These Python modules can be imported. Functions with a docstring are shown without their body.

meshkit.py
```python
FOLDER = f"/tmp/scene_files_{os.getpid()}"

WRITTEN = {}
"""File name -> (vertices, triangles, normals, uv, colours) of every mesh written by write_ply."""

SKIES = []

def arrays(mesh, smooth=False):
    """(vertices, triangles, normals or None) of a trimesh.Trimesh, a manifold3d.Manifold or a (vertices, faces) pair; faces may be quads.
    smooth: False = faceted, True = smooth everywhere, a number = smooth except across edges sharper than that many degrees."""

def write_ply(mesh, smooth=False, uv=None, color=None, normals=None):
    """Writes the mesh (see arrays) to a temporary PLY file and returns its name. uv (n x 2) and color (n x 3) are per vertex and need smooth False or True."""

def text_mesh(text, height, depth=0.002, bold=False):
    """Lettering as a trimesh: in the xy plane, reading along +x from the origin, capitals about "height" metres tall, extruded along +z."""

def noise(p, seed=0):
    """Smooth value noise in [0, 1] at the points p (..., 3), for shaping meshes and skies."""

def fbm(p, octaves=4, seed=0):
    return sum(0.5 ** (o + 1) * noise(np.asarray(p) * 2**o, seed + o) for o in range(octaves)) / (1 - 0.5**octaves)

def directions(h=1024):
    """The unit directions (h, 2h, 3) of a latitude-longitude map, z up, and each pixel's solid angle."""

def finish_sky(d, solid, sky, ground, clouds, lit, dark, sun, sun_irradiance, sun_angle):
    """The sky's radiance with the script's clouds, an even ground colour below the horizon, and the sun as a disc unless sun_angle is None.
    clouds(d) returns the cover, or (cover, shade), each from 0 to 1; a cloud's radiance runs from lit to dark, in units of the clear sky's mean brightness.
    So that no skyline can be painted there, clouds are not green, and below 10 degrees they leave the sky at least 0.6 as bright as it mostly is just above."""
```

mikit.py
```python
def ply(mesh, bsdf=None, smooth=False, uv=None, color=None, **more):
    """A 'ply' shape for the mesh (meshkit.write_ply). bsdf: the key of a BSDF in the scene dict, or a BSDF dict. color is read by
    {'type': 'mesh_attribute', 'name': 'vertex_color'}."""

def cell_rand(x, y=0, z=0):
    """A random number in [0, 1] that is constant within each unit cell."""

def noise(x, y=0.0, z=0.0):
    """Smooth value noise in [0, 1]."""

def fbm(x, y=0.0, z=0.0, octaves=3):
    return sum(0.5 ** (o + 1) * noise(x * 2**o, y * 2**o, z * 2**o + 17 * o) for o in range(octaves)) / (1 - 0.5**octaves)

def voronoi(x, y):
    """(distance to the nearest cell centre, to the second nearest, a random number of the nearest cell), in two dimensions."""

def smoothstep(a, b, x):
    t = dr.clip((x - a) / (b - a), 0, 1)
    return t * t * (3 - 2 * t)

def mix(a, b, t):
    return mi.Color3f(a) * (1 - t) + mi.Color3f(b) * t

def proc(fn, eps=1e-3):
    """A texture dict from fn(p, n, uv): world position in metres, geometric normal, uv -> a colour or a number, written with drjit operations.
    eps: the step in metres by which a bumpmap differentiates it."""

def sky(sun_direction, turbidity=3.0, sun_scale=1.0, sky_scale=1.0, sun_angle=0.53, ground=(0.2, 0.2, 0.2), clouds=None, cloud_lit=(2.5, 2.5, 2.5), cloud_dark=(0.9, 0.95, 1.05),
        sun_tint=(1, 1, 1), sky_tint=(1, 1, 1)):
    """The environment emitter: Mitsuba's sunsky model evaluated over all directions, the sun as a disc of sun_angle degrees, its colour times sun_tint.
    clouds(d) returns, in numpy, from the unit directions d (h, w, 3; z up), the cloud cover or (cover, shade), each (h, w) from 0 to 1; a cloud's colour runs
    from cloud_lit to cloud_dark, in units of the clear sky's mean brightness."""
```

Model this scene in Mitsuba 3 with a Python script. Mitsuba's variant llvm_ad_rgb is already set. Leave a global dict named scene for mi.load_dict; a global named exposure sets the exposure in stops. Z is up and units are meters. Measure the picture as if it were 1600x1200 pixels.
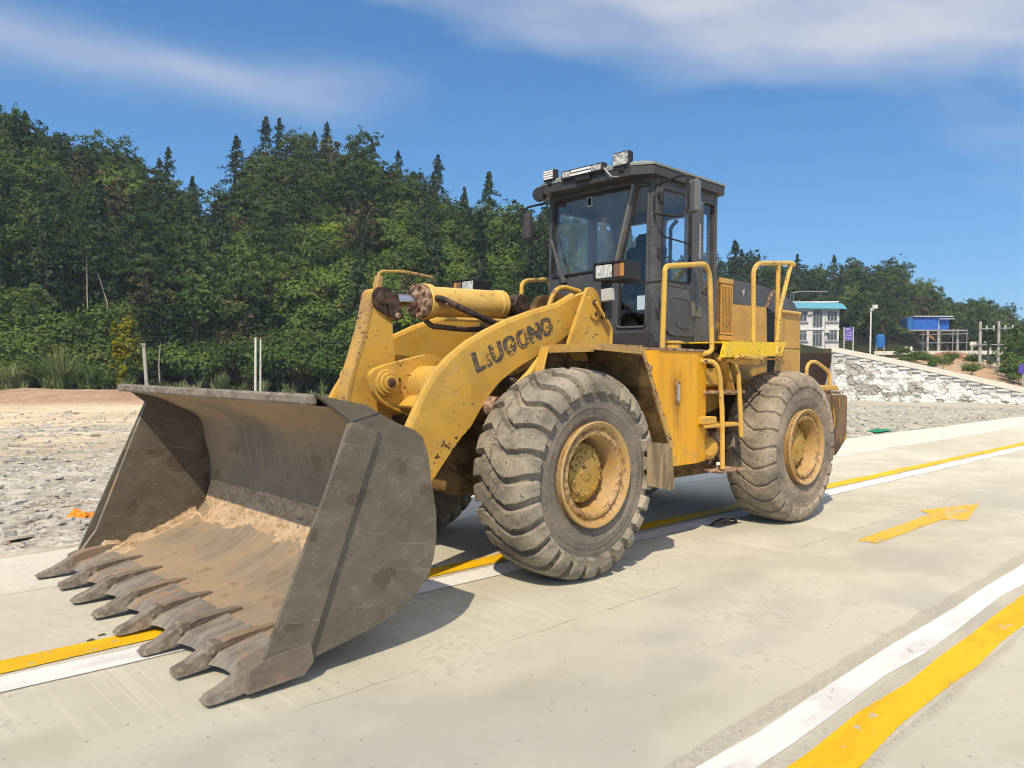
import math, numpy as np, trimesh, mitsuba as mi, drjit as dr, manifold3d as m3
from shapely.geometry import Polygon
import meshkit, mikit
from mikit import proc, fbm, noise, voronoi, cell_rand, smoothstep, mix

T = mi.ScalarTransform4f
scene, labels = {}, {}

# ---------------------------------------------------------------- camera, sky, exposure
CAM = np.array([4.2917, 4.8429, 1.5093])
FWD = np.array([-0.69215, -0.72157, -0.01610]); UP = np.array([-0.00415, -0.01833, 0.99982])
scene['camera'] = {'type': 'perspective', 'fov': 67.04, 'fov_axis': 'x', 'near_clip': 0.05, 'far_clip': 3000.0,
                   'to_world': T().look_at(origin=CAM.tolist(), target=(CAM + FWD).tolist(), up=UP.tolist())}
exposure = 1.5
SUN = (0.77, 0.50, 1.0)


def sky_clouds(d):
    az = np.degrees(np.arctan2(d[..., 1], d[..., 0])); el = np.degrees(np.arcsin(np.clip(d[..., 2], -1, 1)))
    a = ((226.2 - az + 180) % 360) - 180                      # degrees to the right of the road's hill
    q = np.stack([a * 0.045 - el * 0.05, el * 0.17 + a * 0.03, np.zeros_like(a)], -1)
    f = meshkit.fbm(q, 5, 3); g = meshkit.fbm(q * [2.3, 3.1, 1] + 7.7, 4, 9)
    lane = 23.4 - 0.17 * np.clip(a, -60, 60)                        # a sheet of cirrus overhead, lower towards the right
    sheet = np.clip((el - lane + 9.0 * (f - 0.5)) / 4.5, 0, 1) * np.clip(0.30 + 1.1 * g, 0, 1)
    streak = np.exp(-((el - 19.0 - 3.4 * (f - .5)) / (1.7 - .02 * np.clip(a + 20, -30, 30))) ** 2) * np.clip((a + 60) / 16, 0, 1) * np.clip((-5 - a) / 10, 0, 1) * (0.40 + 0.6 * g)
    low = np.clip((f - 0.60) * 3.2, 0, 1) * np.clip((el - 7) / 6, 0, 1) * np.clip((20 - el) / 6, 0, 1) * 0.3 * np.clip((a - 5) / 15, 0, 1)
    cover = np.clip(0.72 * sheet + 0.50 * streak + low, 0, 0.85)
    return cover, 0.55 - 0.4 * g


scene['sky'] = mikit.sky(SUN, turbidity=3.0, sky_scale=1.0, clouds=sky_clouds, cloud_lit=(2.9, 2.9, 2.95), cloud_dark=(2.1, 2.16, 2.3), sky_tint=(0.58, 1.06, 1.42), sun_tint=(0.98, 1.0, 0.97), ground=(0.25, 0.24, 0.21))

# ---------------------------------------------------------------- helpers
_count = {}


def key_for(base):
    n = _count.get(base, 0); _count[base] = n + 1
    return base if n == 0 else f'{base}_{n:03d}'


def add(name, mesh, bsdf, parent=None, smooth=False, label=None, cat=None, group=None, kind=None, **kw):
    k = key_for((parent + '__' if parent else '') + name)
    scene[k] = mikit.ply(mesh, bsdf, smooth=smooth, **kw)
    tag(k, label, cat, group, kind)
    return k


def tag(k, label=None, cat=None, group=None, kind=None):
    e = {n: v for n, v in (('label', label), ('category', cat), ('group', group), ('kind', kind)) if v}
    if e: labels[k] = e


def thing(name, label, cat, group=None):
    k = key_for(name); tag(k, label, cat, group); return k


def TM(v, f): return trimesh.Trimesh(np.asarray(v, float), np.asarray(f), process=False)
def cat_(ms): return trimesh.util.concatenate([m for m in ms if m is not None])


def hull(pts): return trimesh.convex.convex_hull(np.asarray(pts, float))


def box(x0, x1, y0, y1, z0, z1, b=0.006):
    b = min(b, (x1 - x0) / 3, (y1 - y0) / 3, (z1 - z0) / 3)
    P = []
    for sx in (0, 1):
        for sy in (0, 1):
            for sz in (0, 1):
                c = np.array([(x0, x1)[sx], (y0, y1)[sy], (z0, z1)[sz]]); i = np.array([1 - 2 * sx, 1 - 2 * sy, 1 - 2 * sz]) * b
                P += [c + i * [0, 1, 1], c + i * [1, 0, 1], c + i * [1, 1, 0]]
    return hull(P)


def obox(c, size, rx=0, ry=0, rz=0, b=0.006):
    m = box(-size[0] / 2, size[0] / 2, -size[1] / 2, size[1] / 2, -size[2] / 2, size[2] / 2, b)
    m.apply_transform(trimesh.transformations.euler_matrix(rx, ry, rz)); m.apply_translation(c); return m


def poly_round(pts, r, n=5):
    out = []; pts = [np.array(p, float) for p in pts]; L = len(pts)
    for i, p in enumerate(pts):
        a, b = pts[i - 1] - p, pts[(i + 1) % L] - p
        rr = min(r, 0.45 * np.linalg.norm(a), 0.45 * np.linalg.norm(b))
        A, B = p + a / np.linalg.norm(a) * rr, p + b / np.linalg.norm(b) * rr
        for t in np.linspace(0, 1, n): out.append((1 - t) ** 2 * A + 2 * t * (1 - t) * p + t * t * B)
    return out


def plate(pts, y0, y1, b=0.0):
    """polygon in (x, z), thickness from y0 to y1, edges chamfered by b"""
    P = Polygon(pts)
    if not P.is_valid: P = P.buffer(0)
    def ext(poly, h):
        return trimesh.creation.extrude_polygon(poly, h, engine='earcut')
    m = ext(P, y1 - y0)
    M = np.eye(4); M[:3, :3] = [[1, 0, 0], [0, 0, -1], [0, 1, 0]]; M[1, 3] = y1
    m.apply_transform(M); return m


def plate_yz(pts, x0, x1):
    m = trimesh.creation.extrude_polygon(Polygon(pts), x1 - x0, engine='earcut')
    M = np.eye(4); M[:3, :3] = [[0, 0, 1], [1, 0, 0], [0, 1, 0]]; M[0, 3] = x0
    m.apply_transform(M); return m


def plate_xy(pts, z0, z1):
    m = trimesh.creation.extrude_polygon(Polygon(pts), z1 - z0, engine='earcut'); m.apply_translation([0, 0, z0]); return m


def fillet(pts, r, n=6):
    pts = [np.array(p, float) for p in pts]; out = [pts[0]]
    for i in range(1, len(pts) - 1):
        p = pts[i]; a, b = pts[i - 1] - p, pts[i + 1] - p
        rr = min(r, .48 * np.linalg.norm(a), .48 * np.linalg.norm(b))
        A, B = p + a / np.linalg.norm(a) * rr, p + b / np.linalg.norm(b) * rr
        for t in np.linspace(0, 1, n): out.append((1 - t) ** 2 * A + 2 * t * (1 - t) * p + t * t * B)
    return np.array(out + [pts[-1]])


def tube(pts, r, sides=10, fr=0.0, n=6):
    p = fillet(pts, fr, n) if fr > 0 else np.asarray(pts, float)
    rad = np.broadcast_to(np.asarray(r, float), (len(p),)) if np.ndim(r) == 0 or len(r) == len(p) else np.interp(np.linspace(0, 1, len(p)), np.linspace(0, 1, len(r)), r)
    t = np.gradient(p, axis=0); t /= np.linalg.norm(t, axis=1, keepdims=True) + 1e-12
    a = np.cross(t[0], [0, 0, 1] if abs(t[0][2]) < .9 else [1, 0, 0]); a /= np.linalg.norm(a)
    ang = np.arange(sides) * 2 * np.pi / sides; V = []
    for i in range(len(p)):
        a = a - t[i] * (a @ t[i]); a /= np.linalg.norm(a); b = np.cross(t[i], a)
        V.append(p[i] + rad[i] * (np.cos(ang)[:, None] * a + np.sin(ang)[:, None] * b))
    V = np.vstack(V + [p[:1], p[-1:]]); F = []
    for i in range(len(p) - 1):
        for j in range(sides):
            q = (i * sides + j, i * sides + (j + 1) % sides, (i + 1) * sides + (j + 1) % sides, (i + 1) * sides + j)
            F += [(q[0], q[1], q[2]), (q[0], q[2], q[3])]
    e = len(p) * sides
    for j in range(sides):
        F += [(e, (j + 1) % sides, j), (e + 1, (len(p) - 1) * sides + j, (len(p) - 1) * sides + (j + 1) % sides)]
    return TM(V, F)


def cyl(p0, p1, r, sides=24, b=0.006):
    p0, p1 = np.array(p0, float), np.array(p1, float); L = np.linalg.norm(p1 - p0); b = min(b, r / 3, L / 3); d = (p1 - p0) / L
    return tube([p0, p0 + 1e-5 * d, p0 + d * b, p1 - d * b, p1 - 1e-5 * d, p1], [r - b, r - b, r, r, r - b, r - b], sides)


def lathe(prof, center, n=64, axis='y', sgn=1):
    """prof: (r, h) list, h along +axis"""
    prof = np.asarray(prof, float); a = np.arange(n) * 2 * np.pi / n; V = []
    for r, h in prof:
        V.append(np.stack([r * np.cos(a), np.full(n, h * sgn), r * np.sin(a)], 1) if axis == 'y' else np.stack([np.full(n, h * sgn), r * np.cos(a), r * np.sin(a)], 1) if axis == 'x' else np.stack([r * np.cos(a), r * np.sin(a), np.full(n, h * sgn)], 1))
    F = []
    for i in range(len(prof) - 1):
        for j in range(n):
            q = (i * n + j, i * n + (j + 1) % n, (i + 1) * n + (j + 1) % n, (i + 1) * n + j)
            F += [(q[0], q[1], q[2]), (q[0], q[2], q[3])]
    m = TM(np.vstack(V) + np.asarray(center, float), F); return m


def to_man(m):
    m = m.copy(); m.merge_vertices(); m.fix_normals()
    return m3.Manifold(m3.Mesh(np.asarray(m.vertices, np.float32), np.asarray(m.faces, np.uint32)))


def from_man(M):
    q = M.to_mesh(); return TM(q.vert_properties[:, :3], q.tri_verts)


def sheet(fn, nu, nv):
    """grid surface from fn(U, V) -> (.., 3)"""
    U, V = np.meshgrid(np.linspace(0, 1, nu), np.linspace(0, 1, nv), indexing='ij'); P = fn(U, V).reshape(-1, 3)
    i, j = np.meshgrid(np.arange(nu - 1), np.arange(nv - 1), indexing='ij'); q = (i * nv + j).ravel()
    return TM(P, np.vstack([np.stack([q, q + nv, q + nv + 1], 1), np.stack([q, q + nv + 1, q + 1], 1)]))


# ---------------------------------------------------------------- materials
def C(r, g, b): return mi.Color3f(r, g, b)


def rough(color, r=0.6, spec=0.3, metallic=0.0, bump=None, scale=0.004, eps=1e-3):
    b = {'type': 'principled', 'base_color': color if isinstance(color, dict) else {'type': 'rgb', 'value': list(color)}, 'roughness': r, 'specular': spec, 'metallic': metallic}
    if bump is not None: b = {'type': 'bumpmap', 'arbitrary': proc(bump, eps), 'scale': scale, 'bsdf': b}
    return {'type': 'twosided', 'bsdf': b}


def paint(base, faded, rust_amt, dust=0.25, streak=0.0):
    def fn(p, n, uv):
        big = fbm(p.x * 2.1, p.y * 2.1, p.z * 2.1, 3); mid = fbm(p.x * 11, p.y * 11, p.z * 11, 3); fine = fbm(p.x * 55, p.y * 55, p.z * 55, 2)
        c = mix(base, faded, smoothstep(.3, .75, big * .6 + mid * .4))
        c = mix(c, (0.36, 0.26, 0.13), dust * smoothstep(.45, .75, mid * .65 + fine * .35)); c = mix(c, (0.30, 0.19, 0.07), .28 * smoothstep(.5, .68, fbm(p.x * 5 + 3, p.y * 5, p.z * 5, 4)))
        chip = smoothstep(.72, .77, fine * .6 + mid * .4 + (fbm(p.x * 1.3 + 7, p.y * 1.3, p.z * 1.3, 2) - .5) * .42 + rust_amt)
        c = mix(c, mix((0.10, 0.035, 0.012), (0.045, 0.03, 0.022), noise(p.x * 30, p.y * 30, p.z * 30)), chip * .92)
        vs = fbm(p.x * 26, p.y * 26, p.z * 1.6, 3)                               # run-down stains
        c = mix(c, (0.20, 0.085, 0.018), (0.30 + streak) * smoothstep(.60, .78, vs) * smoothstep(.42, .62, big))
        sc = smoothstep(.965, .985, noise(p.x * 9 + p.z * 38, p.y * 60, p.z * 9 - p.x * 30 + 4 * big))
        return mix(c, (0.12, 0.07, 0.03), sc * .55)
    return proc(fn)


def wob(f, amp=1.0):
    return lambda p, n, uv: amp * fbm(p.x * f, p.y * f, p.z * f, 3)


p_rough = proc(lambda p, n, uv: .34 + .42 * fbm(p.x * 4, p.y * 4, p.z * 4, 3))
scene['m_yellow'] = rough(paint((0.60, 0.345, 0.052), (0.62, 0.39, 0.085), 0.016), p_rough, 0.4, bump=lambda p, n, uv: fbm(p.x * 3, p.y * 3, p.z * 3, 2) * 2 + .4 * fbm(p.x * 40, p.y * 40, p.z * 40, 2), scale=0.003)
scene['m_worn'] = rough(paint((0.56, 0.34, 0.08), (0.36, 0.24, 0.13), 0.10, 0.9), 0.55, 0.3)
scene['m_cylinder'] = rough(paint((0.70, 0.44, 0.10), (0.72, 0.48, 0.15), 0.0, 0.15), 0.4, 0.4)
scene['m_hood'] = rough(paint((0.56, 0.315, 0.062), (0.55, 0.33, 0.085), -0.05, 0.2), 0.45, 0.35)


def tank_fn(p, n, uv):
    big = fbm(p.x * 2.5, p.y * 2.5, p.z * 2.5, 3); mid = fbm(p.x * 14, p.y * 14, p.z * 14, 3)
    c = mix((0.80, 0.37, 0.003), (0.78, 0.40, 0.012), smoothstep(.35, .7, big))
    # rust weeping round and below the sight gauge
    dx = (p.x + 1.30) / 0.10; dz = (p.z - 1.36) / 0.17
    w = dr.exp(-(dx * dx + dz * dz)) + 0.8 * dr.exp(-dx * dx * 5) * smoothstep(.86, 1.15, p.z) * (1 - smoothstep(1.15, 1.3, p.z))
    vs = fbm(p.x * 34, p.y * 34, p.z * 3, 3)
    c = mix(c, (0.20, 0.06, 0.008), dr.clip(w, 0, 1) * smoothstep(.28, .62, vs * .7 + mid * .3) * .8)
    c = mix(c, (0.58, 0.28, 0.03), .3 * smoothstep(.5, .7, fbm(p.x * 20, p.y * 20, p.z * 1.3, 3)))
    low = smoothstep(.55, .75, mid * .6 + vs * .4 + (1.05 - p.z) * .35)
    c = mix(c, (0.40, 0.27, 0.14), low * .4)                                     # splashed mud
    return mix(c, (0.07, 0.03, 0.015), smoothstep(.72, .76, mid * .6 + big * .4))


scene['m_tank'] = rough(proc(tank_fn), 0.35, 0.45)
scene['m_platform'] = rough(paint((0.80, 0.53, 0.012), (0.78, 0.52, 0.03), -0.05, 0.12), 0.4, 0.4)
scene['m_rail'] = rough(paint((0.70, 0.44, 0.08), (0.66, 0.42, 0.11), -0.01, 0.2), 0.4, 0.4)


def rim_fn(p, n, uv):
    big = fbm(p.x * 5, p.y * 5, p.z * 5, 3); mid = fbm(p.x * 24, p.y * 24, p.z * 24, 3)
    c = mix((0.46, 0.29, 0.10), (0.50, 0.345, 0.17), smoothstep(.35, .65, big))
    c = mix(c, (0.40, 0.27, 0.17), .4 * smoothstep(.5, .66, mid)); c = mix(c, (0.17, 0.09, 0.055), .7 * smoothstep(.50, .62, fbm(p.x * 40, p.y * 40, p.z * 40, 2)) * smoothstep(1.222, 1.228, dr.abs(p.y)) * (1 - smoothstep(1.248, 1.254, dr.abs(p.y))))
    return mix(c, (0.12, 0.06, 0.035), .6 * smoothstep(.74, .78, mid * .7 + big * .3))


scene['m_rim'] = rough(proc(rim_fn), 0.6, 0.25)
scene['m_hub'] = rough(paint((0.46, 0.29, 0.05), (0.40, 0.27, 0.08), 0.03, 0.4), 0.55, 0.3)


def rubber(tint):
    def fn(p, n, uv):
        big = fbm(p.x * 4, p.y * 4, p.z * 4, 3); mid = fbm(p.x * 22, p.y * 22, p.z * 22, 3); fine = fbm(p.x * 90, p.y * 90, p.z * 90, 2)
        d = smoothstep(.2, .8, big * .5 + mid * .35 + fine * .15)
        c = mix((0.13, 0.118, 0.104), tint, d)
        return mix(c, (0.045, 0.042, 0.04), .75 * smoothstep(.62, .72, mid * .6 + fine * .4))
    return proc(fn)


scene['m_sidewall_dusty'] = rough(rubber((0.40, 0.32, 0.25)), 0.85, 0.2, bump=wob(50), scale=0.006)
scene['m_sidewall'] = rough(rubber((0.27, 0.23, 0.19)), 0.8, 0.25, bump=wob(50), scale=0.006)
scene['m_tyre'] = rough(rubber((0.45, 0.395, 0.315)), 0.85, 0.2, bump=wob(60), scale=0.006)
scene['m_tyre_worn'] = rough(rubber((0.47, 0.39, 0.30)), 0.85, 0.2, bump=wob(60), scale=0.006)


def steel_out(p, n, uv):
    big = fbm(p.x * 2.2, p.y * 2.2, p.z * 2.2, 3); mid = fbm(p.x * 13, p.y * 13, p.z * 13, 4)
    w = fbm(p.x * 1.2 + 4, p.y * 1.2, p.z * 1.2, 2) * 3; scr = fbm(p.x * 4, p.y * 40 + w, p.z * 34 + w - p.x * 6, 3)
    c = mix((0.128, 0.110, 0.086), (0.168, 0.146, 0.116), smoothstep(.3, .7, big * .65 + mid * .35))
    c = mix(c, (0.25, 0.20, 0.145), .22 * smoothstep(.56, .72, mid * .7 + big * .3))
    c = mix(c, (0.085, 0.055, 0.04), .55 * smoothstep(.6, .72, fbm(p.x * 7 + 9, p.y * 7, p.z * 7, 3)))
    c = mix(c, (0.25, 0.215, 0.17), .40 * smoothstep(.55, .72, fbm(p.x * 70, p.y * 70, p.z * 70, 2)) * smoothstep(.44, .62, mid))
    return mix(c, (0.32, 0.285, 0.24), .4 * smoothstep(.68, .80, scr) * smoothstep(.44, .58, big))


def steel_in(p, n, uv):
    big = fbm(p.x * 1.7, p.y * 1.7, p.z * 1.7, 3); mid = fbm(p.x * 9, p.y * 9, p.z * 9, 4)
    w = fbm(p.x * 1.3, p.y * 1.3 + 3, p.z * 1.3, 3) * 5; scr = fbm(p.y * 26 + w, p.x * 2.2, p.z * 2.2, 3)
    c = mix((0.215, 0.180, 0.138), (0.285, 0.240, 0.19), smoothstep(.3, .7, big * .5 + scr * .5))
    c = mix(c, (0.36, 0.265, 0.175), .75 * smoothstep(.42, .66, big * .6 + mid * .4))       # dried clay film in patches
    c = mix(c, (0.15, 0.11, 0.08), .5 * smoothstep(.62, .74, mid))
    return mix(c, (0.45, 0.41, 0.36), .5 * smoothstep(.735, .80, scr))


scene['m_steel'] = rough(proc(steel_out), proc(lambda p, n, uv: .38 + .4 * fbm(p.x * 6, p.y * 6, p.z * 6, 3)), 0.4, 0.15, bump=lambda p, n, uv: fbm(p.x * 5, p.y * 5, p.z * 5, 2) * 3 + fbm(p.x * 34, p.y * 34, p.z * 34, 3), scale=0.005)
scene['m_steel_in'] = rough(proc(steel_in), 0.8, 0.2, 0.0, bump=wob(24), scale=0.006)


def clay_fn(p, n, uv):
    m_ = fbm(p.x * 18, p.y * 18, p.z * 18, 3)
    c = mix((0.44, 0.315, 0.205), (0.55, 0.42, 0.29), smoothstep(.3, .7, m_))
    return mix(c, (0.25, 0.16, 0.09), .6 * smoothstep(.6, .72, fbm(p.x * 45, p.y * 45, p.z * 45, 2)))


scene['m_blade'] = rough(proc(lambda p, n, uv: mix(mix((0.20, 0.178, 0.152), (0.30, 0.268, 0.23), smoothstep(.3, .7, fbm(p.x * 8, p.y * 30, 0, 3))), (0.38, 0.24, 0.15), .6 * smoothstep(.58, .7, fbm(p.x * 9, p.y * 9, 4, 3)))), 0.5, 0.4, 0.15)
scene['m_tooth'] = rough(proc(lambda p, n, uv: mix(mix((0.155, 0.130, 0.105), (0.25, 0.215, 0.18), smoothstep(.3, .7, fbm(p.x * 14, p.y * 14, p.z * 14, 3))), (0.34, 0.29, 0.235), .7 * smoothstep(.52, .70, fbm(p.x * 38, p.y * 38, p.z * 38, 3)))), 0.6, 0.35, 0.1, bump=wob(40), scale=0.006)
scene['m_adapter'] = rough(proc(lambda p, n, uv: mix(mix((0.15, 0.125, 0.105), (0.22, 0.18, 0.145), fbm(p.x * 10, p.y * 10, p.z * 10, 3)), (0.36, 0.245, 0.16), .40 * smoothstep(.50, .68, fbm(p.x * 7 + 2, p.y * 16, p.z * 7, 3)))), 0.7, 0.25, bump=wob(40), scale=0.008)
scene['m_clay'] = rough(proc(clay_fn), 0.95, 0.1, bump=wob(30), scale=0.012)


def grey_fn(p, n, uv):
    big = fbm(p.x * 3, p.y * 3, p.z * 3, 3); mid = fbm(p.x * 18, p.y * 18, p.z * 18, 3)
    c = mix((0.068, 0.069, 0.075), (0.090, 0.090, 0.095), smoothstep(.3, .7, big))
    c = mix(c, (0.155, 0.15, 0.142), .4 * smoothstep(.5, .72, mid * .6 + big * .4))
    c = mix(c, (0.27, 0.26, 0.25), .35 * smoothstep(.70, .76, fbm(p.x * 40, p.y * 40, p.z * 22, 3)))
    return mix(c, (0.03, 0.03, 0.032), .6 * smoothstep(.68, .73, mid))


scene['m_cab'] = rough(proc(grey_fn), 0.4, 0.45)
scene['m_post'] = rough((0.20, 0.195, 0.185), 0.35, 0.5, 0.3)
scene['m_visor'] = rough((0.055, 0.052, 0.055), 0.45, 0.4)
scene['m_roof'] = rough(proc(lambda p, n, uv: mix((0.20, 0.235, 0.225), (0.29, 0.32, 0.30), fbm(p.x * 6, p.y * 6, p.z * 20, 3))), 0.45, 0.4)
scene['m_black'] = rough((0.022, 0.022, 0.024), 0.45, 0.4)
scene['m_hose'] = rough(proc(lambda p, n, uv: mix((0.035, 0.028, 0.024), (0.16, 0.11, 0.08), smoothstep(.4, .7, fbm(p.x * 18, p.y * 18, p.z * 18, 3)))), 0.6, 0.3)
scene['m_grease'] = rough(proc(lambda p, n, uv: mix((0.034, 0.021, 0.016), (0.105, 0.064, 0.045), smoothstep(.3, .75, fbm(p.x * 38, p.y * 38, p.z * 38, 3)))), 0.5, 0.4, bump=wob(40), scale=0.01)
scene['m_chrome'] = {'type': 'roughconductor', 'material': 'Cr', 'alpha': 0.08}
scene['m_lens'] = rough(proc(lambda p, n, uv: mix((0.34, 0.35, 0.33), (0.74, 0.74, 0.71), smoothstep(.3, .7, fbm(p.x * 90, p.y * 90, p.z * 30, 2)))), 0.12, 0.8)
scene['m_led'] = rough((0.90, 0.90, 0.90), 0.15, 0.7)
scene['m_led_off'] = rough(proc(lambda p, n, uv: mix((0.30, 0.29, 0.27), (0.62, 0.61, 0.58), smoothstep(.35, .65, noise(p.y * 60, p.z * 60)))), 0.15, 0.7)
scene['m_amber'] = rough((0.50, 0.22, 0.012), 0.15, 0.7)
scene['m_amber_old'] = rough((0.20, 0.10, 0.05), 0.2, 0.7)
scene['m_lampwhite'] = rough((0.48, 0.47, 0.44), 0.3, 0.5)
scene['m_seat'] = rough((0.012, 0.013, 0.022), 0.8, 0.2)
scene['m_lining'] = rough((0.16, 0.16, 0.145), 0.9, 0.1)
scene['m_paper'] = rough((0.50, 0.66, 0.74), 0.6, 0.2)
scene['m_rusty'] = rough(proc(lambda p, n, uv: mix(mix((0.10, 0.055, 0.035), (0.22, 0.145, 0.09), smoothstep(.35, .65, fbm(p.x * 12, p.y * 12, p.z * 3, 3))), (0.40, 0.24, 0.05), smoothstep(.62, .70, fbm(p.x * 20 + 5, p.y * 20, p.z * 5, 3)))), 0.7, 0.25, bump=wob(35), scale=0.01)
scene['m_rust_step'] = rough(proc(lambda p, n, uv: mix((0.17, 0.10, 0.075), (0.42, 0.30, 0.21), smoothstep(.35, .68, fbm(p.x * 25, p.y * 25, p.z * 25, 3)))), 0.8, 0.2)
scene['m_mudflap'] = rough(proc(lambda p, n, uv: mix((0.37, 0.27, 0.165), (0.20, 0.15, 0.10), smoothstep(.3, .7, fbm(p.x * 26, p.y * 14, p.z * 4, 3)))), 0.85, 0.15)
scene['m_letter'] = rough(proc(lambda p, n, uv: mix((0.065, 0.06, 0.055), (0.20, 0.15, 0.085), smoothstep(.4, .7, fbm(p.x * 60, p.y * 60, p.z * 60, 2)))), 0.6, 0.3)
scene['m_dull'] = rough(proc(lambda p, n, uv: mix((0.09, 0.055, 0.022), (0.23, 0.145, 0.06), smoothstep(.3, .7, fbm(p.x * 9, p.y * 9, p.z * 9, 3)))), 0.7, 0.25)
scene['m_glass'] = {'type': 'thindielectric', 'int_ior': 1.45}
scene['m_glass_tint'] = {'type': 'thindielectric', 'int_ior': 1.6, 'specular_transmittance': {'type': 'rgb', 'value': [0.74, 0.82, 0.86]}}
scene['m_dust'] = {'type': 'twosided', 'bsdf': {'type': 'diffuse', 'reflectance': {'type': 'rgb', 'value': [0.34, 0.36, 0.37]}}}
scene['m_glass_dusty'] = {'type': 'blendbsdf', 'weight': proc(lambda p, n, uv: .03 + .06 * fbm(p.y * 3, p.z * 3, 1, 3) + .10 * smoothstep(.50, .75, fbm(p.y * 9, p.z * 5, 2, 4))), 'a': {'type': 'ref', 'id': 'm_glass_tint'}, 'b': {'type': 'ref', 'id': 'm_dust'}}
scene['m_mirror_case'] = rough((0.14, 0.145, 0.145), 0.45, 0.4)
scene['m_mirror'] = {'type': 'roughconductor', 'material': 'Al', 'alpha': 0.05}
scene['m_steel_bright'] = rough((0.55, 0.55, 0.53), 0.35, 0.5, 0.6)


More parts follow.
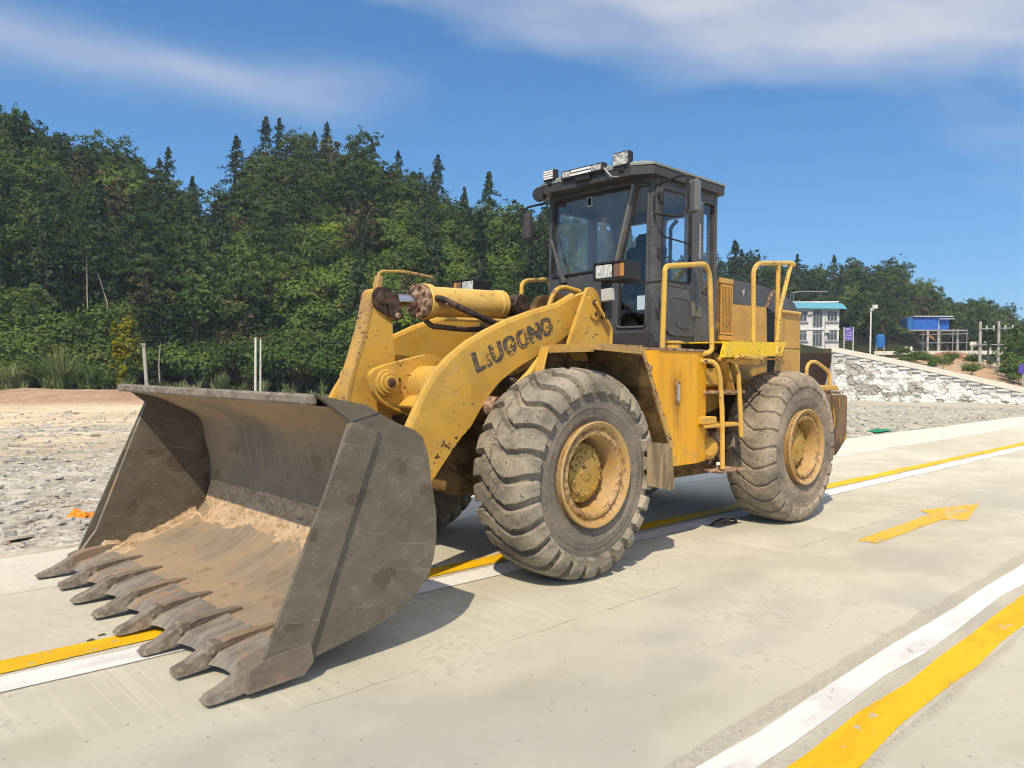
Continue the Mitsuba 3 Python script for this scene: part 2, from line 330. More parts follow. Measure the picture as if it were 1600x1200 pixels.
# road and ground
def concrete(p, n, uv):
    big = fbm(p.x * .35, p.y * .55, 0, 4); mid = fbm(p.x * 2.3, p.y * 3.1, 3, 4); fine = fbm(p.x * 30, p.y * 30, 7, 2)
    c = mix((0.415, 0.397, 0.325), (0.515, 0.497, 0.425), smoothstep(.3, .7, big * .55 + mid * .45))
    c = mix(c, (0.37, 0.36, 0.335), .55 * smoothstep(.46, .64, fbm(p.x * .8 + 9, p.y * 1.2, 2, 4)) * smoothstep(1.5, 2.0, p.y))
    c = mix(c, (0.57, 0.55, 0.49), .8 * (1 - smoothstep(-1.32, -1.12, p.y)))
    tine = noise(p.x * 62 + 0.5 * noise(p.y * 3, p.x), p.y * 1.4)                   # broom grooves across the road
    c = mix(c, (0.60, 0.57, 0.48), .45 * smoothstep(.45, .9, tine) * smoothstep(.34, .62, fbm(p.x * 1.1, p.y * 1.3, 5, 3)) * (1 - smoothstep(1.75, 1.9, p.y)))
    c = mix(c, (0.33, 0.30, 0.24), .35 * smoothstep(.6, .8, fine * .5 + mid * .5))
    spot = voronoi(p.x * 9, p.y * 9)
    c = mix(c, (0.24, 0.21, 0.17), .6 * (1 - smoothstep(.05, .09, spot[0])) * smoothstep(.88, .9, spot[2]))
    # ground-off strips beside the right-hand lines: bare aggregate
    e = fbm(p.x * 3.0, p.y * 3, 1, 3) * .05
    s1 = smoothstep(3.135, 3.16, p.y + e) * (1 - smoothstep(3.215, 3.225, p.y)); s2 = smoothstep(3.64, 3.65, p.y) * (1 - smoothstep(3.69, 3.74, p.y + e)); s3 = smoothstep(3.40, 3.43, p.y + e) * (1 - smoothstep(3.455, 3.46, p.y))
    agg = smoothstep(.35, .65, noise(p.x * 120, p.y * 120)) * smoothstep(.25, .6, fbm(p.x * 1.1, p.y, 4, 3) + .15)
    c = mix(c, mix((0.40, 0.37, 0.30), (0.22, 0.19, 0.15), agg), .38 * dr.clip(s1 + s2 + .6 * s3, 0, 1))
    # the crooked crack along the joint
    k = dr.abs(p.y - 1.735 - .035 * (fbm(p.x * 5, 3, 0, 3) - .5))
    c = mix(c, (0.18, 0.165, 0.14), .55 * (1 - smoothstep(.003, .009, k)) * smoothstep(.42, .55, fbm(p.x * 1.7, 8, 0, 3)))
    return c


def concrete_bump(p, n, uv):
    return .8 * noise(p.x * 32 + 0.4 * noise(p.y * 3, p.x), p.y * .9) * (1 - .8 * smoothstep(1.75, 1.9, p.y)) + .5 * fbm(p.x * 40, p.y * 40, 0, 2) + 3 * fbm(p.x * 2, p.y * 2, 1, 2)


scene['m_concrete'] = rough(proc(concrete), 0.8, 0.2, bump=concrete_bump, scale=0.0024, eps=2e-3)


def roadpaint(col, worn):
    def fn(p, n, uv):
        w = fbm(p.x * 3, p.y * 9, 0, 4); f = fbm(p.x * 26, p.y * 26, 0, 3)
        c = mix(col, [x * .85 for x in col], smoothstep(.4, .7, w))
        return mix(c, (0.47, 0.44, 0.37), smoothstep(worn, worn + .06, w * .45 + f * .55))
    return proc(fn)


scene['m_line_yellow'] = rough(roadpaint((0.80, 0.48, 0.006), .68), 0.6, 0.3)
scene['m_line_white'] = rough(roadpaint((0.74, 0.74, 0.74), .70), 0.6, 0.3)
scene['m_line_faint'] = rough(roadpaint((0.62, 0.62, 0.62), .60), 0.65, 0.3)
scene['m_arrow'] = rough(roadpaint((0.68, 0.43, 0.04), .58), 0.6, 0.3)


def ground_fn(p, n, uv):
    dist = -p.y * .92 - p.x * .33
    big = fbm(p.x * .12, p.y * .16, 0, 4); mid = fbm(p.x * .9, p.y * 1.3, 2, 4); fine = fbm(p.x * 9, p.y * 9, 5, 3)
    grey = mix((0.27, 0.25, 0.215), (0.47, 0.445, 0.395), smoothstep(.3, .7, mid * .5 + fine * .5))
    grey = mix(grey, (0.36, 0.29, 0.19), .5 * smoothstep(.48, .65, big * .5 + mid * .5))
    sand = mix((0.42, 0.35, 0.25), (0.54, 0.465, 0.35), smoothstep(.3, .7, mid * .6 + fine * .4))
    red = mix((0.27, 0.175, 0.12), (0.38, 0.265, 0.19), smoothstep(.3, .7, mid * .5 + fine * .5))
    e = (big - .5) * 9 + (mid - .5) * 5
    c = mix(grey, sand, smoothstep(14.5, 17.5, dist + e))
    c = mix(c, red, smoothstep(27, 29, dist + e * .35))
    c = mix(c, mix((0.29, 0.275, 0.23), (0.40, 0.385, 0.33), mid), smoothstep(14, 24, -p.x + e))
    c = mix(c, (0.33, 0.235, 0.155), smoothstep(-50, -52, p.x - .35 * (p.y + 10)) * smoothstep(.42, .5, big * .5 + mid * .5))
    return mix(c, (0.075, 0.095, 0.035), smoothstep(38, 42, dist + e * .5) * smoothstep(-32, -28, p.x))


scene['m_ground'] = rough(proc(ground_fn), 0.95, 0.1, bump=lambda p, n, uv: fbm(p.x * 5, p.y * 7, 0, 4), scale=0.05, eps=1e-2)
scene['m_hill'] = rough(proc(lambda p, n, uv: mix(mix((0.022, 0.027, 0.013), (0.045, 0.048, 0.022), fbm(p.x * .5, p.y * .5, p.z * .5, 4)), (0.30, 0.17, 0.09), smoothstep(.62, .72, fbm(p.x * .16 + 3, p.y * .16, p.z * .2, 3)))), 0.95, 0.1)
scene['m_soil'] = rough(proc(lambda p, n, uv: mix((0.24, 0.13, 0.085), (0.42, 0.27, 0.17), smoothstep(.3, .7, fbm(p.x * 2.4, p.y * 2.4, p.z * 2.4, 4)))), 0.95, 0.1, bump=wob(4), scale=0.1, eps=1e-2)


def shale(p, n, uv):
    q = cell_rand(p.x * 5.1, p.y * 5.1, 3)
    c = mix((0.24, 0.23, 0.21), (0.62, 0.605, 0.565), noise(p.x * 4.1, p.y * 4.1, 1) * .75 + .25 * q)
    c = mix(c, (0.40, 0.31, 0.25), .6 * smoothstep(.72, .82, noise(p.x * 2.3, p.y * 2.3, 9)))
    return mix(c, (0.2, 0.2, 0.19), .4 * smoothstep(.6, .75, fbm(p.x * 25, p.y * 25, p.z * 60, 2)))


scene['m_shale'] = rough(proc(shale), 0.9, 0.15)


def leaf(col, col2, warm):
    def fn(p, n, uv):
        a = cell_rand(p.x * .33, p.y * .33, 2) * .25 + noise(p.x * .19, p.y * .19, p.z * .12) * .75
        b = noise(p.x * 2.3, p.y * 2.3, p.z * 2.3)
        c = mix(col, col2, smoothstep(.28, .72, a * .75 + b * .25))
        return mix(c, warm, .55 * smoothstep(.70, .84, noise(p.x * .8 + 31, p.y * .8, p.z * .8)))
    return {'type': 'twosided', 'bsdf': {'type': 'diffuse', 'reflectance': proc(fn)}}


scene['m_leaf_dark'] = leaf((0.028, 0.055, 0.022), (0.08, 0.128, 0.04), (0.13, 0.12, 0.045))
scene['m_leaf_mid'] = leaf((0.045, 0.088, 0.024), (0.125, 0.19, 0.045), (0.17, 0.15, 0.05))
scene['m_leaf_light'] = leaf((0.1, 0.175, 0.026), (0.21, 0.29, 0.042), (0.25, 0.23, 0.055))
scene['m_leaf_olive'] = leaf((0.065, 0.072, 0.032), (0.135, 0.12, 0.055), (0.17, 0.12, 0.065))
scene['m_leaf_fir'] = leaf((0.026, 0.058, 0.034), (0.068, 0.115, 0.058), (0.11, 0.11, 0.05))
scene['m_leaf_yellow'] = leaf((0.20, 0.20, 0.015), (0.34, 0.30, 0.02), (0.30, 0.20, 0.02))
scene['m_grass'] = leaf((0.12, 0.17, 0.06), (0.27, 0.30, 0.14), (0.32, 0.29, 0.17))
scene['m_bark'] = rough((0.14, 0.11, 0.085), 0.9, 0.1)
scene['m_bark_pale'] = rough((0.42, 0.38, 0.30), 0.9, 0.1)
scene['m_white_wall'] = rough(proc(lambda p, n, uv: mix((0.60, 0.60, 0.58), (0.80, 0.80, 0.78), smoothstep(.3, .6, fbm(p.x * 3, p.y * 3, p.z * 3, 3)))), 0.9, 0.1)
scene['m_wallstone'] = rough(proc(lambda p, n, uv: mix(mix((0.55, 0.545, 0.52), (0.85, 0.85, 0.84), smoothstep(.25, .55, noise(p.y * 2.6, p.z * 3.9, 2))), (0.30, 0.28, 0.24), .75 * smoothstep(.66, .76, noise(p.y * 1.9 + 3, p.z * 3, 5)))), 0.9, 0.1)
scene['m_mortar'] = rough((0.56, 0.55, 0.53), 0.95, 0.1)
scene['m_coping'] = rough((0.74, 0.71, 0.63), 0.85, 0.15)
scene['m_house'] = rough((0.70, 0.70, 0.72), 0.85, 0.15)
scene['m_house_blue'] = rough((0.50, 0.60, 0.68), 0.85, 0.15)
scene['m_blue_roof'] = rough((0.10, 0.36, 0.52), 0.5, 0.3)
scene['m_pane'] = rough((0.05, 0.065, 0.075), 0.1, 0.7)
scene['m_frame'] = rough((0.34, 0.36, 0.38), 0.5, 0.3)
scene['m_sign'] = rough((0.10, 0.07, 0.42), 0.5, 0.4)
scene['m_sign_text'] = rough((0.75, 0.74, 0.80), 0.5, 0.3)
scene['m_pole'] = rough((0.46, 0.45, 0.41), 0.8, 0.2)
scene['m_pole_white'] = rough((0.66, 0.66, 0.62), 0.7, 0.2)
scene['m_tank_blue'] = rough((0.025, 0.16, 0.48), 0.4, 0.4)
scene['m_shed_blue'] = rough((0.015, 0.13, 0.58), 0.5, 0.4)
scene['m_darkwall'] = rough((0.045, 0.026, 0.02), 0.9, 0.1)
scene['m_wire'] = rough((0.015, 0.015, 0.015), 0.6, 0.3)
scene['m_orange_bag'] = rough((0.85, 0.28, 0.015), 0.4, 0.4)
scene['m_green_net'] = rough((0.02, 0.24, 0.13), 0.6, 0.3)
scene['m_dryleaf'] = rough((0.13, 0.11, 0.05), 0.8, 0.2)

# ---------------------------------------------------------------- setting: road, markings, ground, hillside
rng = np.random.default_rng(7)
for y0, y1, dz in ((-2.62, -1.142, 0.0), (-1.139, 1.7315, -0.002), (1.7335, 8.0, 0.0)):           # three pours with open joints
    x = np.linspace(-75, 14, 60)
    if y0 < -2: edge = [(a, -2.30 - (0.55 * min(1, max(0, (2.5 - a) / 14))) - 0.05 * math.sin(a * 1.3) - 0.03 * math.sin(a * 3.7)) for a in x]
    else: edge = [(a, y0) for a in (x[0], x[-1])]
    add('slab', plate_xy(edge + [(14, y1), (-75, y1)], -0.16, dz), 'm_concrete', 'concrete_road')
tag('concrete_road', kind='structure')


def strip(name, x0, x1, y0, y1, m, z=0.004, wav=0.009, seed=0):
    r = np.random.default_rng(seed); n = max(2, int((x1 - x0) / .5)); xs = np.linspace(x0, x1, n)
    a = r.normal(0, wav, (2, n)); V = np.vstack([np.stack([xs, y0 + a[0], 0 * xs + z], 1), np.stack([xs, y1 + a[1], 0 * xs + z], 1)])
    i = np.arange(n - 1); F = np.vstack([np.stack([i, i + 1, n + i + 1], 1), np.stack([i, n + i + 1, n + i], 1)])
    k = add(name, TM(V, F), m, 'road_marking')
    return k


tag('road_marking', kind='structure')
strip('yellow_line', -70, 10, 0.20, 0.385, 'm_line_yellow', seed=1)
strip('white_line', -70, 10, 0.455, 0.66, 'm_line_white', seed=2)
strip('white_line', -12, 10, 3.225, 3.385, 'm_line_white', seed=3)
strip('yellow_line', -12, 10, 3.465, 3.635, 'm_line_yellow', seed=4)
strip('edge_line', -70, -8.2, -1.36, -1.27, 'm_line_faint', seed=5)
arrow = [(-2.85, 1.965), (-2.85, 2.135), (-4.55, 2.145), (-4.70, 2.34), (-6.0, 2.10), (-4.95, 1.80), (-4.80, 1.955)]
add('arrow', plate_xy(arrow, 0.0035, 0.006), 'm_arrow', 'road_marking')

P0 = CAM[:2]; FH = FWD[:2] / np.linalg.norm(FWD[:2]); RH = np.array([-FH[1], FH[0]]) * -1
if RH @ np.array([-0.7217, 0.6921]) < 0: RH = -RH


def polar(x, y):
    """distance from the viewpoint and bearing (tangent, to the right of the axis)"""
    dx, dy = x - P0[0], y - P0[1]; a = dx * FH[0] + dy * FH[1]; b = dx * RH[0] + dy * RH[1]
    r = np.hypot(a, b); return r, np.where(a > 0.05 * r, b / np.maximum(a, 0.05 * r), np.sign(b) * 20)


RT = [-1.9, -1.2, -.83, -.662, -.596, -.538, -.484, -.443, -.40, -.373, -.315, -.232, -.182, -.132, -.083, -.033, 0.05, .124, .207, .27, .33, .40, .457, .50, .522, .563, .63, .66, .85, 1.2, 1.9]
RE = [0.29, 0.32, 0.345, 0.328, 0.302, 0.288, 0.264, 0.24, 0.215, 0.226, 0.284, 0.306, 0.287, 0.251, 0.229, 0.215, 0.197, 0.173, 0.162, 0.152, 0.148, 0.144, 0.138, 0.132, 0.122, 0.101, 0.085, 0.08, 0.08, 0.07, 0.06]          # skyline: height over distance along the axis
RD = [115, 118, 120, 120, 118, 116, 115, 114, 112, 112, 112, 110, 108, 106, 104, 102, 105, 112, 125, 140, 146, 150, 150, 150, 155, 190, 220, 230, 240, 240, 240]           # distance of the ridge
BD = [60, 60, 60, 60, 60, 60, 60, 60, 60, 60, 58, 54, 50, 47, 46, 46, 50, 62, 88, 104, 108, 112, 112, 112, 116, 130, 140, 150, 160, 160, 160]             # distance of the foot of the slope


def coping(t):                                           # height of the stone wall's top along its bearing
    return np.interp(t, [.38, .412, .662, .72], [3.42, 3.30, .84, .35])


def terrace(r, t):
    right = np.clip((t - .30) / .06, 0, 1)
    step = np.clip((r - 56.2 - 6 * np.clip((.418 - t) / .02, 0, 1)) / .9, 0, 1)
    h = (coping(t) - .25) * step + (3.7 - coping(t)) * np.clip((r - 60) / 30, 0, 1) * np.clip((.72 - t) / .12, 0.35, 1)
    return right * h


def ground_z(x, y):
    r, t = polar(x, y); ca = 1 / np.sqrt(1 + np.minimum(np.abs(t), 3) ** 2)
    base = terrace(r, t)
    R, B, Eh = np.interp(t, RT, RD), np.interp(t, RT, BD), np.interp(t, RT, RE)
    s = np.clip((r - B) / (R - B), 0, 1.6); top = 1.5 + Eh * R * ca - 6.0
    up = np.where(s <= 1, s * (1.35 - .35 * s), 1 - .9 * (s - 1))
    und = 2.2 * (meshkit.fbm(np.stack([x * .05, y * .05, 0 * x], -1), 3, 4) - .5) * np.clip(s * 3, 0, 1)
    return base + np.maximum(top - base, 0) * up + und


# flat ground: rubble, sand and red earth, out to the foot of the hill and to the horizon
def grid_polar(r_list, t0, t1, n):
    th = np.linspace(t0, t1, n); Rr, Th = np.meshgrid(r_list, th, indexing='ij')
    d = np.cos(Th)[..., None] * FH + np.sin(Th)[..., None] * RH
    return P0 + Rr[..., None] * d


rl = np.concatenate([np.linspace(1, 30, 60), np.linspace(30.6, 130, 120), [160, 220, 320, 500, 900, 1600]])
XY = grid_polar(rl, -math.pi, math.pi, 520); n0, n1 = XY.shape[:2]
rr, tt = polar(XY[..., 0], XY[..., 1])
rubbly = np.clip((-2.9 - XY[..., 1]) / 1.5, 0, 1)
zz = -0.03 - .10 * np.clip((-2.55 - XY[..., 1]) / 1.0, 0, 1) + rubbly * (.16 * (meshkit.fbm(np.stack([XY[..., 0] * .6, XY[..., 1] * .8, 0 * rr], -1), 4, 5) - .5) + .10 * (meshkit.fbm(np.stack([XY[..., 0] * 2.5, XY[..., 1] * 2.5, 0 * rr], -1), 3, 8) - .5))
zz = np.where(XY[..., 1] > -2.9, np.minimum(zz, -.05), zz)
mound = np.exp(-((rr - 44) / 8) ** 2) * np.clip((-.30 - tt) / .14, 0, 1) * (tt > -3)              # bank of red earth at the foot of the hill
zz = zz + mound * (0.25 + 1.0 * meshkit.fbm(np.stack([XY[..., 0] * .18, XY[..., 1] * .18, 0 * rr], -1), 4, 2)) * .75
zz = zz + terrace(rr, tt) * (rr < 2000)
V = np.concatenate([XY, zz[..., None]], -1).reshape(-1, 3)
i, j = np.meshgrid(np.arange(n0 - 1), np.arange(n1 - 1), indexing='ij'); q = (i * n1 + j).ravel()
F = np.vstack([np.stack([q, q + n1, q + n1 + 1], 1), np.stack([q, q + n1 + 1, q + 1], 1)])
add('ground', TM(V, F[:, ::-1]), 'm_ground', smooth=True, kind='structure')

rl = np.concatenate([np.linspace(44, 130, 90), np.linspace(132, 260, 40), [300, 360]])
XY = grid_polar(rl, -1.25, 1.25, 260); n0, n1 = XY.shape[:2]
zz = ground_z(XY[..., 0], XY[..., 1]) - .12; rr, tt = polar(XY[..., 0], XY[..., 1])
zz = np.where(rr < np.interp(tt, RT, BD) + .3, terrace(rr, tt) - .5, zz)
V = np.concatenate([XY, zz[..., None]], -1).reshape(-1, 3)
i, j = np.meshgrid(np.arange(n0 - 1), np.arange(n1 - 1), indexing='ij'); q = (i * n1 + j).ravel()
F = np.vstack([np.stack([q, q + n1, q + n1 + 1], 1), np.stack([q, q + n1 + 1, q + 1], 1)])
add('hill', TM(V, F[:, ::-1]), 'm_hill', smooth=True, kind='structure')

# ---------------------------------------------------------------- the wheel loader (x forward, y to its left, z up; front axle over x = 0)
L = thing('wheel_loader', 'large weathered yellow wheel loader with a wide toothed steel bucket parked on the concrete road', 'wheel loader')


def part(name, mesh, m, parent=L, smooth=False, label=None, **kw): return add(name, mesh, m, parent, smooth, label, **kw)


def tyre_mesh(depth, gap, nt=760, ns=116, N=26, R=.80, mirror=1, seed=0):
    ctl = np.array([(-.235, .372), (-.262, .40), (-.292, .47), (-.304, .55), (-.300, .63), (-.285, .70), (-.262, .742), (-.225, .765), (-.12, .782), (0, .786)])
    ctl = np.vstack([ctl, ctl[-2::-1] * [-1, 1]]); s = np.r_[0, np.cumsum(np.linalg.norm(np.diff(ctl, axis=0), axis=1))]
    from scipy.interpolate import PchipInterpolator
    f = PchipInterpolator(s, ctl)
    w = np.linspace(0, 1, ns); w = .5 + (w - .5) * (.82 + .18 * (2 * np.abs(w - .5)) ** 2)
    w = (w - w[0]) / (w[-1] - w[0]); P = f(w * s[-1]); D = np.gradient(P, axis=0); nrm = np.stack([-D[:, 1], D[:, 0]], 1); nrm /= np.linalg.norm(nrm, axis=1, keepdims=True)
    nrm *= np.sign(nrm[ns // 2, 1])
    arc = (w - .5) * s[-1]; u = arc / .285                       # u = +-1 at the shoulder
    off = np.interp(u, [-1.6, -1.0, -.72, -.52, .12, .40, .75, 1.0, 1.6], [.35, .22, .06, .0, .78, .98, .90, .78, .70])
    th = np.linspace(0, 2 * np.pi, nt, endpoint=False)
    TH, U = np.meshgrid(th, u, indexing='ij'); fr = (TH * N / (2 * np.pi) + off[None] + .5) % 1
    jig = meshkit.fbm(np.stack([np.cos(TH) * 9, np.sin(TH) * 9, U * 4], -1), 3, seed) - .5
    jig2 = meshkit.fbm(np.stack([np.cos(TH) * 30, np.sin(TH) * 30, U * 9], -1), 3, seed + 5) - .5
    wob_ = gap * (1 + .25 * jig + .55 * jig2 + .5 * np.clip(np.abs(U) - .75, 0, .4))
    d = np.abs(fr - .5); lug = np.clip((d - wob_ / 2) / .040 + .5, 0, 1)
    notch = 1 - .55 * (np.abs(U - (-.12 + .0 * U)) < .035) * (np.abs(d - .38) < .2) * (lug > .9)
    end = np.clip((1.34 - np.abs(U)) / .035, 0, 1)
    hgt = depth * lug * end * notch + .004 * jig * end * 2
    ring = .006 * np.exp(-((np.abs(U) - 1.72) / .03) ** 2) + .004 * np.exp(-((np.abs(U) - 2.0) / .025) ** 2) - .006 * np.exp(-((np.abs(U) - 1.50) / .02) ** 2)
    hgt = hgt + ring
    Y = P[None, :, 0] + hgt * nrm[None, :, 0]; RR = P[None, :, 1] + hgt * nrm[None, :, 1]
    RR = RR * (R / (.786 + depth))
    V = np.stack([RR * np.cos(TH), mirror * Y, RR * np.sin(TH)], -1)
    V[..., 2] = np.maximum(V[..., 2], -.768)
    V[..., 1] *= 1 + .06 * np.clip((-.45 - V[..., 2]) / .3, 0, 1)
    i, j = np.meshgrid(np.arange(nt), np.arange(ns - 1), indexing='ij'); a = i * ns + j; b = ((i + 1) % nt) * ns + j
    F = np.vstack([np.stack([a, b, b + 1], -1).reshape(-1, 3), np.stack([a, b + 1, a + 1], -1).reshape(-1, 3)])
    F = F if mirror < 0 else F[:, ::-1]; w_ = np.abs(u)[F[:, 0] % ns] < 1.37; return TM(V.reshape(-1, 3), F[w_]), TM(V.reshape(-1, 3), F[~w_])


def wheel(x, side, depth, gap, m, hi, label=None, seed=0):
    k = key_for(L + '__wheel'); c = np.array([x, side * 1.062, .772])
    for nm, t, mm in zip(('tyre_tread', 'tyre_sidewall'), tyre_mesh(depth, gap, *((900, 124) if hi else (300, 70)), mirror=side, seed=seed), (m, 'm_sidewall' if gap > .2 else 'm_sidewall_dusty')):
        t.remove_unreferenced_vertices(); t.apply_scale([.97, .84, .97]); t.apply_translation([x, side * .985, .768]); t.vertices[:, 2] = np.maximum(t.vertices[:, 2], .002); part(nm, t, mm, k, smooth=28)
    fl = [(.362, .10), (.372, .165), (.384, .185), (.386, .202), (.378, .210), (.366, .206), (.348, .188), (.340, .166), (.330, .160), (.322, .172), (.308, .182), (.290, .180), (.278, .168), (.272, .140)]
    rm = lathe(fl, c, 72, 'y', side); part('rim_ring', rm, 'm_rim', k, smooth=35)
    part('rim', lathe([(.274, .150), (.268, .120), (.266, .03), (.264, -.06), (.258, -.075), (.19, -.08), (.0, -.08)], c, 72, 'y', side), 'm_rim', k, smooth=35)
    part('hub', lathe([(.222, -.085), (.219, .045), (.212, .057), (.200, .061), (.192, .070), (.176, .074), (.174, .086), (.164, .092), (.06, .096), (.05, .105), (.0, .107)], c, 60, 'y', side), 'm_hub', k, smooth=35)
    for a in range(10):
        A = a * math.tau / 10 + .3; q = c + [.148 * math.cos(A), side * .091, .148 * math.sin(A)]
        part('bolt', cyl(q, q + [0, side * .018, 0], .0135, 6, .003), 'm_hub', k)
    for a in range(20):
        A = a * math.tau / 20; q = c + [.205 * math.cos(A), side * .057, .205 * math.sin(A)]
        if hi: part('rim_nut', cyl(q, q + [0, side * .014, 0], .010, 6, .002), 'm_hub', k)
    if label: tag(k, label)
    return k


wheel(0, 1, .052, .30, 'm_tyre', True, 'front left wheel with deep chevron tread and a dusty orange rim', 1)
wheel(-3.308, 1, .022, .17, 'm_tyre_worn', True, 'rear left wheel with worn shallow chevron tread', 2)
wheel(0, -1, .052, .30, 'm_tyre', False, seed=3)
wheel(-3.308, -1, .022, .17, 'm_tyre_worn', False, seed=4)

# --- bucket
B = key_for(L + '__bucket'); tag(B, 'wide dirty steel bucket with eight teeth lowered to the ground')
W2 = 1.455
outer = [(2.375, 1.382), (2.10, 1.322), (1.90, 1.225), (1.775, 1.175), (1.725, 1.135), (1.695, 1.05), (1.672, .90), (1.640, .73), (1.636, .60), (1.650, .49), (1.685, .40), (1.760, .315), (1.860, .25), (1.98, .20), (2.17, .155), (2.42, .105), (2.60, .062)]
inner = [(2.60, .092), (2.42, .135), (2.19, .188), (2.02, .235), (1.90, .285), (1.805, .35), (1.735, .43), (1.700, .51), (1.690, .60), (1.692, .73), (1.722, .90), (1.742, 1.02), (1.772, 1.105), (1.83, 1.155), (1.93, 1.20), (2.11, 1.285), (2.365, 1.335)]


def skin(prof, y0, y1, n=40, amp=0.0, seed=0):
    prof = np.array(prof); s = np.r_[0, np.cumsum(np.linalg.norm(np.diff(prof, axis=0), axis=1))]; w = np.linspace(0, s[-1], 90)
    from scipy.interpolate import PchipInterpolator
    Q = PchipInterpolator(s, prof)(w); D = np.gradient(Q, axis=0); nm = np.stack([D[:, 1], -D[:, 0]], 1); nm /= np.linalg.norm(nm, axis=1, keepdims=True)
    ys = np.linspace(y0, y1, n); A = amp * (meshkit.fbm(np.stack(np.broadcast_arrays(w[:, None] * 1.7, ys[None] * 1.4, 0.0), -1), 3, seed) - .5)
    V = np.stack([Q[:, None, 0] + A * nm[:, None, 0], np.broadcast_to(ys, (90, n)), Q[:, None, 1] + A * nm[:, None, 1]], -1)
    i, j = np.meshgrid(np.arange(89), np.arange(n - 1), indexing='ij'); q = (i * n + j).ravel()
    return TM(V.reshape(-1, 3), np.vstack([np.stack([q, q + n, q + n + 1], 1), np.stack([q, q + n + 1, q + 1], 1)]))


part('shell', cat_([skin(outer, -W2, W2), skin(inner, -W2, W2, amp=.022, seed=5)]), 'm_steel_in', B, smooth=40)
part('top_lip', cat_([box(2.35, 2.395, -W2 - .01, W2 - .01, 1.333, 1.388, .012)]), 'm_tooth', B)
sp = [(2.375, 1.384), (2.09, 1.325), (1.90, 1.232), (1.78, 1.188), (1.728, 1.145), (1.690, 1.05), (1.666, .90), (1.632, .73), (1.628, .60), (1.642, .485), (1.678, .39), (1.755, .305), (1.855, .24), (1.98, .19), (2.17, .145), (2.42, .095), (2.60, .052), (2.655, .12), (2.53, .30), (2.178, 1.235)]
for s in (1, -1):
    k = part('side_plate', plate(sp, min(s * 1.445, s * 1.472), max(s * 1.445, s * 1.472)), 'm_steel', B, label='near scratched side plate of the bucket' if s > 0 else None)
    # cutting strip along the leading edge, its weld bead and the corner shoe
    part('side_cutter', plate([(2.185, 1.25), (2.665, .135), (2.62, .06), (2.44, .085), (2.03, 1.205)], min(s * 1.474, s * 1.498), max(s * 1.474, s * 1.498)), 'm_steel', B)
    part('edge_wear', tube([(2.182, s * 1.462, 1.245), (2.535, s * 1.462, .30), (2.658, s * 1.462, .13)], .011, 6), 'm_blade', B); part('weld_bead', tube([(2.03, s * 1.480, 1.205), (2.24, s * 1.480, .635), (2.44, s * 1.480, .085)], .013, 6), 'm_steel', B)
part('lip_gusset', plate([(2.375, 1.386), (2.09, 1.33), (2.02, 1.29), (2.185, 1.25)], 1.446, 1.478), 'm_steel', B)
ty = np.linspace(-1.43, 1.43, 8)
bl = [(2.46, .118), (2.46, .150), (2.685, .098), (2.74, .048), (2.70, .03)]
for i in range(7):                                                      # bolt-on blade segments with scooped front edges
    a, b = ty[i] + .055, ty[i + 1] - .055; yy = np.linspace(a, b, 13); f = 4 * (yy - a) * (b - yy) / (b - a) ** 2
    V = []; F = []
    for y_, f_ in zip(yy, f):
        d = -.035 * f_ * np.array([0, 0, 1, 1, 1.]); V.append([(p[0] + dd, y_, p[1]) for p, dd in zip(bl, d)])
    V = np.array(V).reshape(-1, 3)
    for r_ in range(12):
        for c_ in range(5):
            q = (r_ * 5 + c_, r_ * 5 + (c_ + 1) % 5, (r_ + 1) * 5 + (c_ + 1) % 5, (r_ + 1) * 5 + c_); F += [(q[0], q[1], q[2]), (q[0], q[2], q[3])]
    part('blade_segment', TM(V, F), 'm_blade', B, smooth=25)
rb = np.random.default_rng(3)
for i, y_ in enumerate(ty):
    # adapter strap lapped over the floor, nose, then the tooth tip
    prof = [(2.36, .156), (2.42, .158), (2.52, .152), (2.62, .145), (2.70, .118), (2.735, .04), (2.60, .04), (2.50, .10), (2.38, .135)]
    w = .043; q0 = plate(prof, -w, w); q0.vertices[:, 1] *= np.interp(q0.vertices[:, 0], [2.36, 2.48, 2.65], [.45, .75, 1.0]); q0.apply_translation([0, y_, 0]); ad = [q0]
    if i in (0, 7): ad.append(plate([(2.42, .19), (2.62, .172), (2.72, .14), (2.735, .03), (2.45, .045), (2.40, .10)], y_ - .065, y_ + .065 + .012 * (i == 7)))
    part('tooth_adapter', cat_(ad), 'm_adapter', B)
    ln = 2.905 + rb.normal(0, .012); wt = .051; z0 = .016
    st = [(2.665, .055, .142, wt), (2.705, .036, .135, wt + .003), (2.76, .026, .102, wt * .96), (2.83, .018, .066, wt * .92), (2.89, z0, .046, wt * .90), (ln + .01, z0 + .004, .026, wt * .78)]
    V = []; F = []
    for (x_, zb, zt, w_) in st: V += [(x_, y_ - w_, zb), (x_, y_ + w_, zb), (x_, y_ + w_ * .78, zt), (x_, y_ - w_ * .78, zt)]
    for r_ in range(len(st) - 1):
        for c_ in range(4):
            q = (r_ * 4 + c_, r_ * 4 + (c_ + 1) % 4, (r_ + 1) * 4 + (c_ + 1) % 4, (r_ + 1) * 4 + c_); F += [(q[0], q[1], q[2]), (q[0], q[2], q[3])]
    e = (len(st) - 1) * 4; F += [(0, 1, 2), (0, 2, 3), (e, e + 2, e + 1), (e, e + 3, e + 2)]
    t_ = TM(V, F); pin = cyl((2.715, y_ + wt - .002, .095), (2.715, y_ + wt + .008, .092), .012, 8, .002)
    part('tooth', cat_([t_, pin]), 'm_tooth', B)


